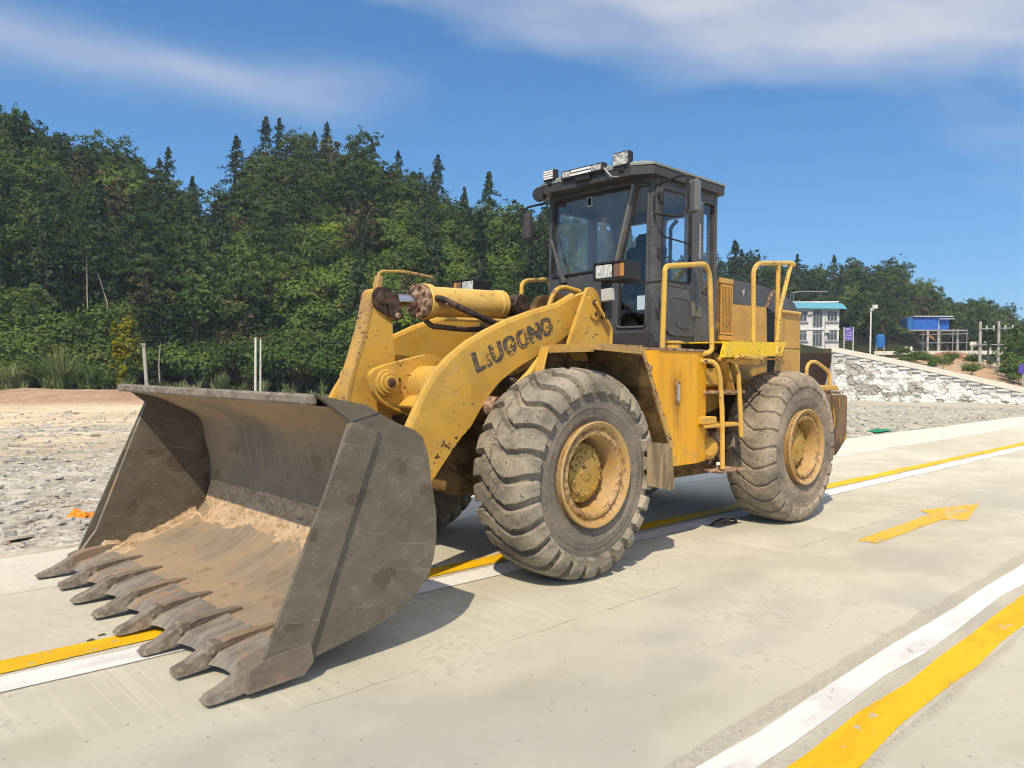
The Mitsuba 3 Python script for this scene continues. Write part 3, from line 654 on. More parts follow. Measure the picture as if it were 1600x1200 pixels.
def clay(U_, V_):                                               # clay caked in the curve at the back of the floor
    s = U_; y_ = -1.42 + 2.84 * V_
    nz = meshkit.fbm(np.stack([s * 4, y_ * 3, 0 * s], -1), 4, 11); ln_ = .55 + .55 * meshkit.fbm(np.stack([0 * s, y_ * 1.6, 0 * s], -1), 3, 2)
    w = np.clip(s * ln_, 0, 1); pr = np.array(inner); sl = np.r_[0, np.cumsum(np.linalg.norm(np.diff(pr, axis=0), axis=1))]
    from scipy.interpolate import PchipInterpolator
    f = PchipInterpolator(sl, pr); at = sl[8] + .02 - w * .62; Q = f(at); D = f(at, 1); nx, nz_ = -D[..., 1], D[..., 0]
    nl = np.hypot(nx, nz_); nx, nz_ = nx / nl, nz_ / nl; sg = np.sign((2.2 - Q[..., 0]) * nx + (.8 - Q[..., 1]) * nz_); nx, nz_ = nx * sg, nz_ * sg
    h = (.040 * nz * np.sin(np.pi * np.clip(s, 0, 1) ** .7) ** .7 - .006 - .022 * s) + .013 * (meshkit.fbm(np.stack([s * 11, y_ * 11, 0 * s], -1), 4, 4) - .44) - .03 * (np.abs(s - .5) > .49)
    return np.stack([Q[..., 0] + nx * h, y_, Q[..., 1] + nz_ * h], -1)


part('clay', sheet(clay, 50, 300), 'm_clay', B, smooth=True, label='dry tan clay caked along the back of the bucket floor')


def heap(U_, V_):
    x_ = 2.30 + .30 * U_; y_ = -1.44 + .20 * V_; n_ = meshkit.fbm(np.stack([x_ * 14, y_ * 14, 0 * x_], -1), 3, 8)
    h = np.sin(np.pi * U_) * np.clip(1 - V_, 0, 1) * .09 * n_ * 1.6 - .004; fl = np.interp(x_, [2.19, 2.42, 2.6], [.190, .137, .094])
    return np.stack([x_, y_, fl + h], -1)


part('clay', sheet(heap, 24, 20), 'm_clay', B, smooth=True)


def side_clay(U_, V_):                                          # a fillet of clay along the foot of the far side plate
    pr = np.array(inner); sl = np.r_[0, np.cumsum(np.linalg.norm(np.diff(pr, axis=0), axis=1))]; q_ = .12 + .72 * U_
    X_, Z_ = np.interp(q_, sl, pr[:, 0]), np.interp(q_, sl, pr[:, 1]); n_ = meshkit.fbm(np.stack([q_ * 9, V_ * 2, 0 * q_], -1), 4, 31)
    w_ = (.02 + .085 * n_) * np.clip(U_ * 5, 0, 1); return np.stack([X_ + .02 * (n_ - .5), -1.446 + w_ * V_, Z_ + w_ * .8 * (1 - V_) ** 2 + .02 * (meshkit.fbm(np.stack([q_ * 30, V_ * 6, 0 * q_], -1), 3, 3) - .6)], -1)


part('clay', sheet(side_clay, 120, 14), 'm_clay', B, smooth=True)

# --- lift arms
arm = [(-.66, 2.20), (-.45, 2.125), (-.247, 2.027), (.042, 1.949), (.314, 1.862), (.506, 1.782), (.689, 1.692), (.848, 1.584), (.977, 1.462), (1.06, 1.344), (1.139, 1.202), (1.22, 1.05), (1.38, .80), (1.56, .58), (1.68, .46), (1.66, .34), (1.54, .30), (1.36, .38), (.992, .768), (.858, .923), (.74, 1.05), (.665, 1.103), (.592, 1.207), (.48, 1.34), (.374, 1.44), (.20, 1.54), (.038, 1.613), (-.177, 1.708), (-.40, 1.83), (-.62, 1.98), (-.72, 2.10)]
armr = poly_round(arm, .05, 4)
for s in (1, -1):
    yi, yo = (.565, .635) if s > 0 else (.50, .57)
    k = part('lift_arm', plate(armr, *sorted((s * yi, s * yo))), 'm_yellow', L, label='near lift arm with worn black lettering' if s > 0 else None)
    if s > 0: ARM = k
    pts = np.array(arm[:17]); nrm_ = np.gradient(pts, axis=0)
    part('edge_bar', tube([(a, s * (yi + yo) / 2, b) for a, b in arm[1:13]], .036, 8), 'm_yellow', k)
    part('pin_boss', cat_([cyl((.47, s * .63, 1.25), (.47, s * .72, 1.25), .075), cyl((.47, s * .72, 1.25), (.47, s * .75, 1.25), .05)]), 'm_rust_step', k)
    part('lift_cylinder', cat_([cyl((.45, s * .50, 1.23), (-.10, s * .50, 1.02), .075), cyl((-.10, s * .50, 1.02), (-.62, s * .50, .82), .10)]), 'm_dull', L)
# worn lettering on the near arm
txt = meshkit.text_mesh('LIUGONG', 1.0, 0.02, bold=True); tb = txt.bounds
v = txt.vertices - [tb[0][0], 0, 0]; wtx = tb[1][0] - tb[0][0]
for ci, (ch, x0, x1, h) in enumerate((('L', 0, .085, .138), ('I', .118, .150, .135), ('U', .175, .285, .132), ('G', .315, .43, .130), ('O', .46, .58, .128), ('N', .60, .715, .128), ('G', .735, .86, .128))):
    m_ = meshkit.text_mesh(ch, 1.0, 0.02, bold=True); bb = m_.bounds; sc = np.array([(x1 - x0) / (bb[1][0] - bb[0][0]), h / 1.0, .15])
    m_.apply_translation([-bb[0][0], 0, 0]); m_.apply_scale(sc)
    rw = np.random.default_rng(40 + ci); m0 = to_man(m_); man = m0 + m0.translate([.011, 0, 0]) + m0.translate([-.008, .003, 0]) + m0.translate([0, -.006, 0]); cuts = []
    for _ in range((6, 22, 18, 20, 16, 14, 12)[ci]):
        c_ = rw.uniform([0, 0], [x1 - x0, h]); a_ = np.sort(rw.uniform(0, math.tau, 6)); rd = rw.uniform(.006, .017, 6)
        pl = Polygon([(c_[0] + r * math.cos(t), c_[1] + r * math.sin(t)) for r, t in zip(rd, a_)]).convex_hull
        if pl.area > 1e-6: q_ = trimesh.creation.extrude_polygon(pl, .1, engine='earcut'); q_.apply_translation([0, 0, -.05]); cuts.append(to_man(q_))
    man = man - m3.Manifold.batch_boolean(cuts, m3.OpType.Add)
    if ci == 1: man = man.trim_by_plane([0, -1, 0], -.11)
    m_ = from_man(man); m_.apply_translation([x0, 0, 0]); ca, sa = math.cos(.385), math.sin(.385)
    M = np.eye(4); M[:3, :3] = np.array([[-ca, sa * 1.0, 0], [0, 0, 1], [sa, ca, 0]]); M[:3, 3] = [.607, .6352, 1.505]
    m_.apply_transform(M); part('letter', m_, 'm_letter', ARM)
# crossbeam and the lugs that carry the bellcrank
part('crossbeam', cat_([cyl((.76, -.50, 1.385), (.76, .565, 1.385), .16, 36)]), 'm_yellow', smooth=40)
lug = poly_round([(1.235, 1.50), (1.12, 1.545), (.70, 1.64), (.55, 1.60), (.60, 1.20), (.78, 1.15), (1.02, 1.22), (1.20, 1.32)], .09)
for s in (1, -1):
    k = part('bellcrank_lug', plate(lug, *sorted((s * .155, s * .215))), 'm_yellow')
    part('pin_collar', cat_([cyl((1.105, s * .215, 1.42), (1.105, s * .245, 1.42), .098, 36), cyl((1.105, s * .245, 1.42), (1.105, s * .27, 1.42), .078, 36), cyl((1.105, s * .27, 1.42), (1.105, s * .285, 1.42), .052, 30)]), 'm_yellow', k, smooth=30)
    part('pin', cat_([cyl((1.105, s * .284, 1.42), (1.105, s * .292, 1.42), .034, 20)]), 'm_grease', k)
    part('grease_bolt', cyl((1.0, s * .215, 1.44), (1.0, s * .235, 1.44), .016, 10), 'm_grease', k)
for s in (1, -1): part('crossbeam_plate', obox((.86, s * .385, 1.345), (.34, .34, .03), ry=.62), 'm_yellow')

# --- bellcrank, link and tilt cylinder
bell = poly_round([(1.125, 2.095), (1.06, 2.12), (.975, 2.05), (.955, 1.95), (.925, 1.62), (.905, 1.36), (.95, 1.12), (1.06, .86), (1.16, .72), (1.25, .70), (1.305, .79), (1.32, 1.0), (1.335, 1.25), (1.312, 1.42), (1.245, 1.62), (1.185, 1.80), (1.150, 1.95)], .07, 5)
bk = part('bellcrank', plate(bell, -.062, .062), 'm_yellow', label='upright curved bellcrank lever behind the bucket')
edge = [tuple(p) for p in fillet([(1.122, 2.08), (1.150, 1.95), (1.185, 1.80), (1.245, 1.62), (1.312, 1.42), (1.335, 1.25), (1.32, 1.0), (1.305, .80)], .12, 5)]
part('edge_face', cat_([plate([(a + .006, b), (a2 + .006, b2), (a2 - .02, b2), (a - .02, b)], -.068, .068) for (a, b), (a2, b2) in zip(edge[:-1], edge[1:])]), 'm_worn', bk)
part('top_fork', cat_([plate(poly_round([(1.135, 1.98), (1.13, 2.09), (1.06, 2.13), (.98, 2.10), (.915, 2.03), (.915, 1.95), (.98, 1.90), (1.04, 1.93)], .055), s0, s1) for s0, s1 in ((.064, .088), (-.088, -.064))] + [cyl((1.05, -.10, 2.035), (1.05, .10, 2.035), .05)]), 'm_grease', bk)
part('pin_keeper', cat_([obox((.955, .10, 1.985), (.11, .02, .21), ry=.30, b=.008)]), 'm_grease', bk)
part('keeper_bolt', cyl((.935, .108, 1.915), (.935, .130, 1.915), .022, 12), 'm_rust_step', bk)
part('link', plate(poly_round([(1.22, .80), (1.30, .84), (1.60, .80), (1.625, .70), (1.58, .66), (1.24, .70)], .05), -.13, .13), 'm_dull')
CY = np.array([1.06, 0, 2.035]); CZ = np.array([-.50, 0, 2.085]); cd = (CZ - CY) / np.linalg.norm(CZ - CY); at = lambda s_: CY + cd * s_
ck = key_for(L + '__tilt_cylinder')
part('rod', cyl(at(.02), at(.50), .048, 32, .002), 'm_chrome', ck, smooth=30)
part('rod_eye', cyl(at(.02) + [0, -.07, 0], at(.02) + [0, .07, 0], .085), 'm_grease', ck)
part('gland', cat_([cyl(at(.385), at(.44), .135, 28), cyl(at(.365), at(.39), .08, 24)] + [cyl(at(.36) + .115 * np.array([0, math.cos(a), math.sin(a)]), at(.39) + .115 * np.array([0, math.cos(a), math.sin(a)]), .02, 6, .003) for a in np.arange(10) * math.tau / 10]), 'm_rust_step', ck)
part('barrel', cat_([cyl(at(.44), at(.50), .140, 40), cyl(at(.50), at(1.27), .120, 44, .012), cyl(at(1.20), at(1.275), .126, 44)]), 'm_cylinder', ck, smooth=30)
part('base_eye', cat_([cyl(at(1.27), at(1.40), .075), cyl(at(1.40) + [0, -.14, 0], at(1.40) + [0, .14, 0], .092, 30)]), 'm_grease', ck)
part('hose', tube([(.60, .10, 2.06), (.58, .16, 2.07), (.48, .19, 2.03), (.20, .24, 1.93), (-.05, .26, 1.86), (-.30, .26, 1.86), (-.62, .22, 1.95)], .026, 10, .15), 'm_hose', ck, smooth=True)
part('hose', tube([(.58, -.02, 1.91), (.55, .02, 1.86), (.20, .04, 1.845), (-.15, .06, 1.88), (-.5, .06, 1.96)], .022, 10, .12), 'm_hose', ck, smooth=True)
part('pipe', tube([(.50, .10, 1.915), (-.18, .10, 1.935)], .016, 8), 'm_cylinder', ck)
part('hose_fitting', cat_([cyl((.60, .08, 2.06), (.48, .19, 2.035), .03, 12), cyl((.52, .155, 2.045), (.50, .17, 2.04), .042, 12)]), 'm_rust_step', ck)
part('guard_rod', cat_([tube([(1.04, 0, 2.11), (1.045, 0, 2.18), (1.02, 0, 2.245), (.80, 0, 2.265), (.52, 0, 2.245)], .011, 8, .05), obox((1.035, 0, 2.16), (.045, .06, .10), ry=-.2)]), 'm_worn')
# hose loop by the cab foot
part('hose', tube([(-.55, -.12, 2.0), (-.75, -.15, 2.12), (-1.0, -.10, 2.20), (-1.25, -.05, 2.19), (-1.44, 0, 2.1)], .03, 10, .1), 'm_hose', smooth=True)

# --- front frame: axle, box, towers, fenders
part('front_axle', cat_([cyl((0, -.80, .77), (0, .80, .77), .17), cyl((0, -.22, .77), (0, .22, .77), .30, 32, .05), cyl((0, .55, .77), (0, .82, .77), .25, 32, .03), cyl((0, -.82, .77), (0, -.55, .77), .25, 32, .03)]), 'm_dull', smooth=30)
part('front_frame', cat_([plate(poly_round([(.62, 1.02), (.40, 1.28), (-.15, 1.60), (-.30, 2.14), (-.62, 2.18), (-.80, 1.75), (-1.0, 1.2), (-1.0, .70), (.3, .62), (.62, .8)], .08), s0, s1) for s0, s1 in ((.30, .37), (-.37, -.30))] + [box(-.95, .55, -.34, .34, .56, 1.05, .03), box(-.75, -.35, -.30, .30, 1.5, 1.9, .03)]), 'm_dull')
tower = poly_round([(-.245, 1.715), (-.33, 1.90), (-.423, 2.085), (-.475, 2.195), (-.535, 2.205), (-.60, 2.16), (-.66, 2.05), (-.80, 1.79), (-.80, 1.60), (-.30, 1.60)], .045)
for s in (1, -1):
    tk = part('arm_tower', cat_([plate(tower, *sorted((s * .715, s * .75))), plate([(-.60, 2.12), (-.64, 2.12), (-.82, 1.80), (-.82, 1.64), (-.78, 1.64)], *sorted((s * .45, s * .72)))]), 'm_yellow')
    part('pin_cover', plate(poly_round([(-.455, 2.12), (-.53, 2.13), (-.60, 2.02), (-.575, 1.93), (-.50, 1.95)], .03), *sorted((s * .75, s * .775))), 'm_yellow', tk)
    part('pin', cat_([cyl((-.52, s * .775, 2.075), (-.52, s * .792, 2.075), .024, 12), cyl((-.545, s * .775, 1.985), (-.545, s * .79, 1.985), .017, 10)]), 'm_grease', tk)
    part('grease_pipe', tube([(-.52, s * .80, 2.075), (-.56, s * .80, 2.03), (-.66, s * .80, 1.93), (-.73, s * .79, 1.87), (-.75, s * .77, 1.72)], .013, 8, .04), 'm_rail', tk)
    # fender: top sheet with turned-down lip, raking rear sheet, inner web and mud flap
    fk = key_for(L + '__front_fender')
    y0, y1 = sorted((s * .72, s * 1.30)); ya, yb = sorted((s * 1.285, s * 1.303))
    part('top_sheet', cat_([plate_xy([(-.45, y0), (.03 if s > 0 else .11, y0), (.11 if s > 0 else .03, y1), (-.45, y1)], 1.700, 1.712), obox((-.655, (y0 + y1) / 2, 1.315), (.88, y1 - y0, .012), ry=-1.068 + math.pi)]), 'm_dull', fk)
    part('edge_lip', cat_([plate([(.118, 1.716), (-.46, 1.716), (-.46, 1.650), (.118, 1.672)], ya, yb), plate([(-.44, 1.716), (-.475, 1.716), (-.90, .925), (-.855, .91)], ya, yb), plate_xy([(.018 if s > 0 else .098, y0), (.032 if s > 0 else .112, y0), (.112 if s > 0 else .032, y1), (.098 if s > 0 else .018, y1)], 1.655, 1.715)]), 'm_worn', fk)
    part('inner_web', plate([(.03, 1.70), (-.45, 1.70), (-.86, .92), (-.80, .85), (-.60, 1.20), (-.40, 1.45), (-.02, 1.52)], *sorted((s * .73, s * .742))), 'm_dull', fk)
    for q_ in range(9):
        a_ = (-.04 - .055 * q_, s * .744, 1.655 - .05 * (q_ % 3)); part('web_bolt', cyl(a_, (a_[0], s * .754, a_[2]), .011, 6, .002), 'm_steel_bright', fk)
    part('mud_flap', cat_([obox((-.895, s * 1.10, .76), (.012, .40, .37), ry=.10), plate([(-.56, .98), (-.84, .95), (-.895, .80), (-.865, .575), (-.56, .645)], *sorted((s * 1.29, s * 1.302)))]), 'm_mudflap', fk)
    part('fender_bracket', obox((.085, s * .77, 1.565), (.018, .09, .28), ry=-.30), 'm_yellow', fk)
    # headlamp on the tower
    hk = key_for(L + '__headlamp'); ya, yb = sorted((s * .745, s * 1.065))
    part('housing', cat_([box(-.76, -.565, ya, yb, 2.252, 2.392, .01), box(-.57, -.545, ya - .006, yb + .006, 2.382, 2.398, .003), box(-.57, -.545, ya - .006, yb + .006, 2.246, 2.262, .003), box(-.57, -.545, ya - .006, ya + .008, 2.25, 2.395, .003), box(-.57, -.545, yb - .008, yb + .006, 2.25, 2.395, .003)]), 'm_black', hk)
    a, b = (s * .760, s * .925); part('lens', box(-.566, -.551, *sorted((a, b)), 2.268, 2.376, .006), 'm_lens', hk)
    part('turn_signal', box(-.566, -.551, *sorted((s * .945, s * 1.005)), 2.268, 2.376, .006), 'm_amber_old', hk)
    part('turn_signal', box(-.566, -.549, *sorted((s * 1.008, s * 1.050)), 2.268, 2.376, .006), 'm_amber', hk)
    part('bracket', cat_([box(-.70, -.62, *sorted((s * .76, s * .82)), 1.95, 2.255, .006), tube([(-.66, s * .80, 2.26), (-.85, s * .98, 2.24), (-1.1, s * 1.02, 2.28)], .012, 6)]), 'm_black', hk)
    if s > 0: part('work_lamp', cat_([obox((-.585, .865, 2.135), (.05, .105, .10), rz=.1, rx=.08)]), 'm_lampwhite', hk)
    # raised loop of handrail over the arm pivot
part('pivot_loop', tube([(-.31, .46, 2.02), (-.38, .46, 2.17), (-.48, .46, 2.225), (-.68, .48, 2.195)], .02, 10, .06), 'm_yellow')
part('valve_hoses', cat_([tube([(.30 - .13 * i, .48 + .03 * (i % 3), 1.50 - .09 * i), (.22 - .13 * i, .66, 1.43 - .06 * i), (.02 - .13 * i, .66, 1.36 + .05 * i), (-.3, .5, 1.45)], .022 + .006 * (i % 2), 8, .08) for i in range(5)] + [cyl((.12, .66, 1.40), (-.02, .74, 1.43), .075, 18), cyl((.30, .62, 1.22), (.36, .72, 1.18), .06, 16)]), 'm_grease', smooth=40)
part('pipe', cat_([tube([(.28, .66, 1.36), (.10, .67, 1.50), (-.02, .67, 1.62)], .028, 10, .05), tube([(.08, .68, 1.40), (-.12, .69, 1.58), (-.16, .69, 1.68)], .045, 10, .05)]), 'm_rail', smooth=40)

# --- rear frame, tank and steps
part('rear_frame', cat_([box(-4.3, -1.15, -.44, .44, .56, 1.45, .04), box(-2.7, -1.25, -.62, .62, .50, .95, .05), box(-1.5, -.95, -.25, .25, .6, 1.3, .03), box(-2.5, -1.1, -1.0, 1.0, 1.62, 1.70, .01)]), 'm_dull')
part('rear_axle', cat_([cyl((-3.3, -.82, .77), (-3.3, .82, .77), .17), cyl((-3.3, -.2, .77), (-3.3, .2, .77), .28, 32, .05)]), 'm_dull', smooth=30)
for s in (1, -1):
    tk = key_for(L + '__side_tank')
    pl = [(-.90, s * .90), (-1.03, s * 1.05), (-1.61, s * 1.05), (-1.86, s * .985), (-1.86, s * .45), (-.90, s * .45)]
    if s < 0: pl = pl[::-1]
    part('tank_body', plate_xy(pl, .715, 1.700), 'm_tank', tk, label='orange side tank with a rusty sight gauge' if s > 0 else None)
    part('top_flange', plate_xy([(a * 1.004 - .0, b * 1.012) for a, b in pl], 1.702, 1.722), 'm_rust_step', tk)
    if s > 0:
        part('sight_gauge', cat_([box(-1.333, -1.277, 1.05, 1.066, 1.25, 1.44, .004)]), 'm_rust_step', tk)
        part('gauge_glass', cat_([box(-1.320, -1.290, 1.064, 1.070, 1.275, 1.415, .003)]), 'm_steel_bright', tk)
        part('filler_cap', cat_([cyl((-1.42, .92, 1.722), (-1.42, .92, 1.765), .07, 24), cyl((-1.42, .92, 1.765), (-1.42, .92, 1.79), .085, 24)]), 'm_yellow', tk)
        part('lifting_eye', cat_([cyl((-.972, .985, 1.55), (-.96, .999, 1.55), .035, 14)]), 'm_rust_step', tk)
# bulkhead behind the tank with the round air receiver
part('step_box', cat_([box(-2.05, -1.80, .42, .82, .70, 1.62, .012), box(-2.10, -1.82, .55, .98, 1.40, 1.56, .01), box(-2.32, -1.80, .44, .50, .80, 1.6, .01)]), 'm_yellow')
part('air_tank', cat_([cyl((-1.92, .99, .82), (-2.04, .74, .82), .105, 36, .02), cyl((-1.915, 1.0, .82), (-1.93, .97, .82), .07, 30)]), 'm_yellow', smooth=30)
for (a, b) in ((-1.70, 1.62), (-2.02, 1.64)):
    x_ = a
    part('step_rail', tube([(x_, 1.0, b), (x_ - .13, 1.09, b), (x_ - .20, 1.10, b - .12), (x_ - .25, 1.10, 1.15), (x_ - .27, 1.10, .92 if a < -1.9 else .64)], .023, 10, .09), 'm_rail', smooth=True)
part('step', cat_([box(-2.26, -1.70, .92, .95, 1.39, 1.47, .005)]), 'm_yellow')
part('step', cat_([box(-2.36, -1.78, .90, 1.10, 1.325, 1.352, .006)]), 'm_rust_step')
part('step', cat_([box(-2.34, -1.70, .80, 1.09, 1.02, 1.05, .006), box(-1.9, -1.66, .80, 1.08, 1.052, 1.12, .01)]), 'm_yellow')
part('step', cat_([box(-2.36, -1.92, .82, 1.12, .60, .62, .006), plate([(-2.30, 1.02), (-2.10, .90), (-2.30, .66), (-2.36, .70)], .86, .88), plate([(-2.05, 1.0), (-1.95, .8), (-2.1, .64), (-2.2, .7)], .86, .88)]), 'm_rust_step')
part('hydraulic_lines', cat_([tube([(-1.86, .52 + .03 * i, 1.5), (-1.98 - .05 * i, .55, 1.2), (-1.9, .55, .95), (-2.2 - .04 * i, .6, .80)], .02, 8, .1) for i in range(4)]), 'm_grease', smooth=True)

# --- cab
K = key_for(L + '__cab'); tag(K, 'grey glazed operator cab with lights on its roof edge')
xf, xr, hw, zb, zt = -1.48, -2.56, .66, 1.735, 3.31
body = to_man(box(xr, xf, -hw, hw, zb, zt, .02)) - to_man(box(xr + .055, xf - .055, -hw + .055, hw - .055, zb + .05, zt - .05, .01))


def cut_x(pts, x0, x1): return to_man(plate_yz(poly_round(pts, .045, 5), x0, x1))
def cut_y(pts, y0, y1): return to_man(plate(poly_round(pts, .045, 5), y0, y1))


wind = [(-.60, 2.47), (.205, 2.50), (.405, 3.235), (-.575, 3.235)]
corner = [(.245, 1.93), (.585, 1.93), (.600, 3.235), (.455, 3.235), (.262, 2.52)]
body = body - cut_x(wind, xf - .1, xf + .1) - cut_x(corner, xf - .1, xf + .1)
door = [(-1.575, 2.36), (-2.045, 2.36), (-2.045, 3.19), (-1.575, 3.19)]
quart = [(-2.27, 2.30), (-2.50, 2.30), (-2.50, 3.19), (-2.27, 3.19)]
rear = [(-.56, 2.42), (-.06, 2.42), (-.06, 3.12), (-.56, 3.12)]; rear2 = [(.04, 2.42), (.56, 2.42), (.56, 3.12), (.04, 3.12)]
rside = [(-1.60, 2.36), (-2.10, 2.36), (-2.10, 3.15), (-1.60, 3.15)]; rside2 = [(-2.20, 2.36), (-2.48, 2.36), (-2.48, 3.15), (-2.20, 3.15)]
body = body - cut_y(door, hw - .1, hw + .1) - cut_y(quart, hw - .1, hw + .1) - cut_y(rside, -hw - .1, -hw + .1) - cut_y(rside2, -hw - .1, -hw + .1) - cut_x(rear, xr - .1, xr + .1) - cut_x(rear2, xr - .1, xr + .1)
part('shell', from_man(body), 'm_cab', K, smooth=20)


def ring(pts, r=.013): return fillet(list(pts) + [pts[0]], .0)
def seal_x(pts, x, r=.014): q = poly_round(pts, .045, 5); q = q + [q[0], q[1]]; return tube([(x, a, b) for a, b in q], r, 6)
def seal_y(pts, y, r=.014): q = poly_round(pts, .045, 5); q = q + [q[0], q[1]]; return tube([(a, y, b) for a, b in q], r, 6)
def pane_x(pts, x): q = np.array([(x, a, b) for a, b in pts]); return TM(q, [(0, i, i + 1) for i in range(1, len(q) - 1)])
def pane_y(pts, y): q = np.array([(a, y, b) for a, b in pts]); return TM(q, [(0, i, i + 1) for i in range(1, len(q) - 1)])


for pts, lab in ((wind, 'wide front windscreen'), (corner, 'narrow front corner window')):
    k = part('window', pane_x(pts, xf - .022), 'm_glass_dusty' if lab[0] == 'w' else 'm_glass', K, label=lab); part('seal', seal_x(pts, xf + .002), 'm_black' if lab[0] == 'w' else 'm_cab', K, smooth=True)
for pts in (rear, rear2): part('window', pane_x(pts, xr + .025), 'm_glass', K)
for pts in (rside, rside2): part('window', pane_y(pts, -hw + .025), 'm_glass', K)
k = part('window', pane_y(quart, hw - .022), 'm_glass', K); part('seal', seal_y(quart, hw + .002), 'm_cab', K, smooth=True)
part('front_post', tube([(xf + .014, .222, 2.47), (xf + .014, .432, 3.25)], .020, 10), 'm_post', K, smooth=True)
# door with its embossed lower panel, seams and handle
dk = key_for(K + '__door')
part_ = [(-1.53, 2.33), (-2.115, 2.33), (-2.115, 3.22), (-1.53, 3.22)]
dm = to_man(plate(poly_round([(-1.545, 2.20), (-1.545, 3.225), (-2.115, 3.225), (-2.115, 1.86), (-1.75, 1.86), (-1.66, 1.90)], .04), hw + .003, hw + .022)) - cut_y(door, hw - .1, hw + .1)
scene[dk] = mikit.ply(from_man(dm), 'm_cab', smooth=20)
kw_ = add('door_window', pane_y(door, hw + .010), 'm_glass', K)
add('door_seal', cat_([seal_y(door, hw + .022, .011), tube([(-1.575, hw + .015, 2.76), (-2.045, hw + .015, 2.74)], .008, 6)]), 'm_black', K, True)
add('door_emboss', cat_([tube([(a, hw + .022, b) for a, b in poly_round([(-1.72, 2.22), (-2.03, 2.20), (-2.05, 1.93), (-1.82, 1.94)], .05)] , .008, 6), tube([(-1.57, hw + .022, 2.33), (-2.09, hw + .022, 2.31)], .009, 6)]), 'm_cab', K, True)
add('door_handle', cat_([cyl((-2.185, hw, 2.10), (-2.185, hw + .03, 2.10), .055, 20), box(-2.10, -2.06, hw + .02, hw + .05, 2.05, 2.2, .006)]), 'm_lining', K)
add('door_hinge', cat_([cyl((-1.535, hw + .014, z_), (-1.535, hw + .014, z_ + .10), .018, 10) for z_ in (2.0, 2.55, 3.05)]), 'm_black', K)
add('hinge_post', cat_([box(-1.555, -1.49, hw + .002, hw + .014, 1.78, 3.25, .004), box(-2.25, -2.13, hw + .002, hw + .018, 1.78, 3.25, .004)]), 'm_cab', K)
add('data_plate', box(-2.215, -2.195, hw + .018, hw + .022, 2.62, 2.95, .001), 'm_steel_bright', K)
# roof: crowned slab with chamfered corners, visor band below it
rp = [(-1.285, -.54), (-1.285, .54), (-1.385, .725), (-2.56, .725), (-2.60, .66), (-2.60, -.66), (-2.56, -.725), (-1.385, -.725)]
rp2 = [(-1.28, -.545), (-1.28, .545), (-1.38, .735), (-2.57, .735), (-2.61, .67), (-2.61, -.67), (-2.57, -.735), (-1.38, -.735)]
lo, mid_, hi_ = np.array(rp2), np.array(rp2), np.array(rp2) * [.97, .86] + [-.05, 0]
roof = hull(np.vstack([np.c_[lo, np.full(8, 3.368)], np.c_[mid_, np.full(8, 3.388)], np.c_[hi_, np.full(8, 3.415)]]))
part('roof', roof, 'm_roof', K)
part('visor', plate_xy(rp, 3.285, 3.366), 'm_visor', K)
for (c_, w_, h_, m_, nm) in (((-1.262, -.455, 3.452), .155, .105, 'm_led', 'roof_lamp'), ((-1.245, -.012, 3.408), .53, .085, 'm_led', 'light_bar'), ((-1.262, .440, 3.440), .19, .135, 'm_led_off', 'roof_lamp')):
    k = part(nm, cat_([obox(np.array(c_) - [.035, 0, 0], (.07, w_, h_), b=.008), obox(np.array(c_) - [.03, 0, h_ / 2 + .02], (.05, w_ * .35, .05))]), 'm_black', K)
    add(nm + '_lens', obox(np.array(c_) + [.001, 0, 0], (.008, w_ - .028, h_ - .026), b=.003), 'm_visor' if m_ == 'm_led' else m_, K)
    if nm == 'light_bar': leds = [obox(np.array(c_) + [.006, -.115 + .0135 * q_, zz_], (.008, .010, .022), b=.002) for q_ in range(18) for zz_ in (-.016, .016)]
    else: leds = [obox(np.array(c_) + [.006, 0, -.034 + .0225 * q_], (.008, w_ - .03, .016), b=.003) for q_ in range(4)]
    if m_ == 'm_led': k = add(nm + '_diodes', cat_(leds), m_, K, kind='stuff')
    if nm == 'light_bar':
        for s in (1, -1): add('light_bar_end', obox(np.array(c_) + [.004, s * .185, 0], (.008, .115, h_ - .034), b=.003), 'm_led_off', K)
part('lamp_cable', tube([(-1.25, .26, 3.39), (-1.24, .30, 3.35), (-1.26, .34, 3.30), (-1.30, .42, 3.29)], .006, 6, .02), 'm_led_off', K)
part('corner_lamp', cat_([cyl((-1.30, -.62, 3.30), (-1.36, -.66, 3.30), .07, 18)]), 'm_black', K)
part('sticker', cat_([box(xf - .018, xf - .015, -.155, -.085, 3.13, 3.225, .001)]), 'm_lampwhite', K)
part('sticker', cat_([box(xf - .014, xf - .012, -.143, -.097, 3.142, 3.212, .001)]), 'm_seat', K)
part('sticker', cat_([box(xf - .018, xf - .015, .470, .575, 2.09, 2.22, .001)]), 'm_paper', K)
# wipers
part('wiper', cat_([tube([(xf + .03, -.40, 2.40), (xf + .04, -.46, 2.55), (xf + .04, -.575, 2.86)], [.030, .022, .008], 8), tube([(xf + .05, -.585, 2.9), (xf + .05, -.44, 2.46)], .012, 6)]), 'm_cab', K)
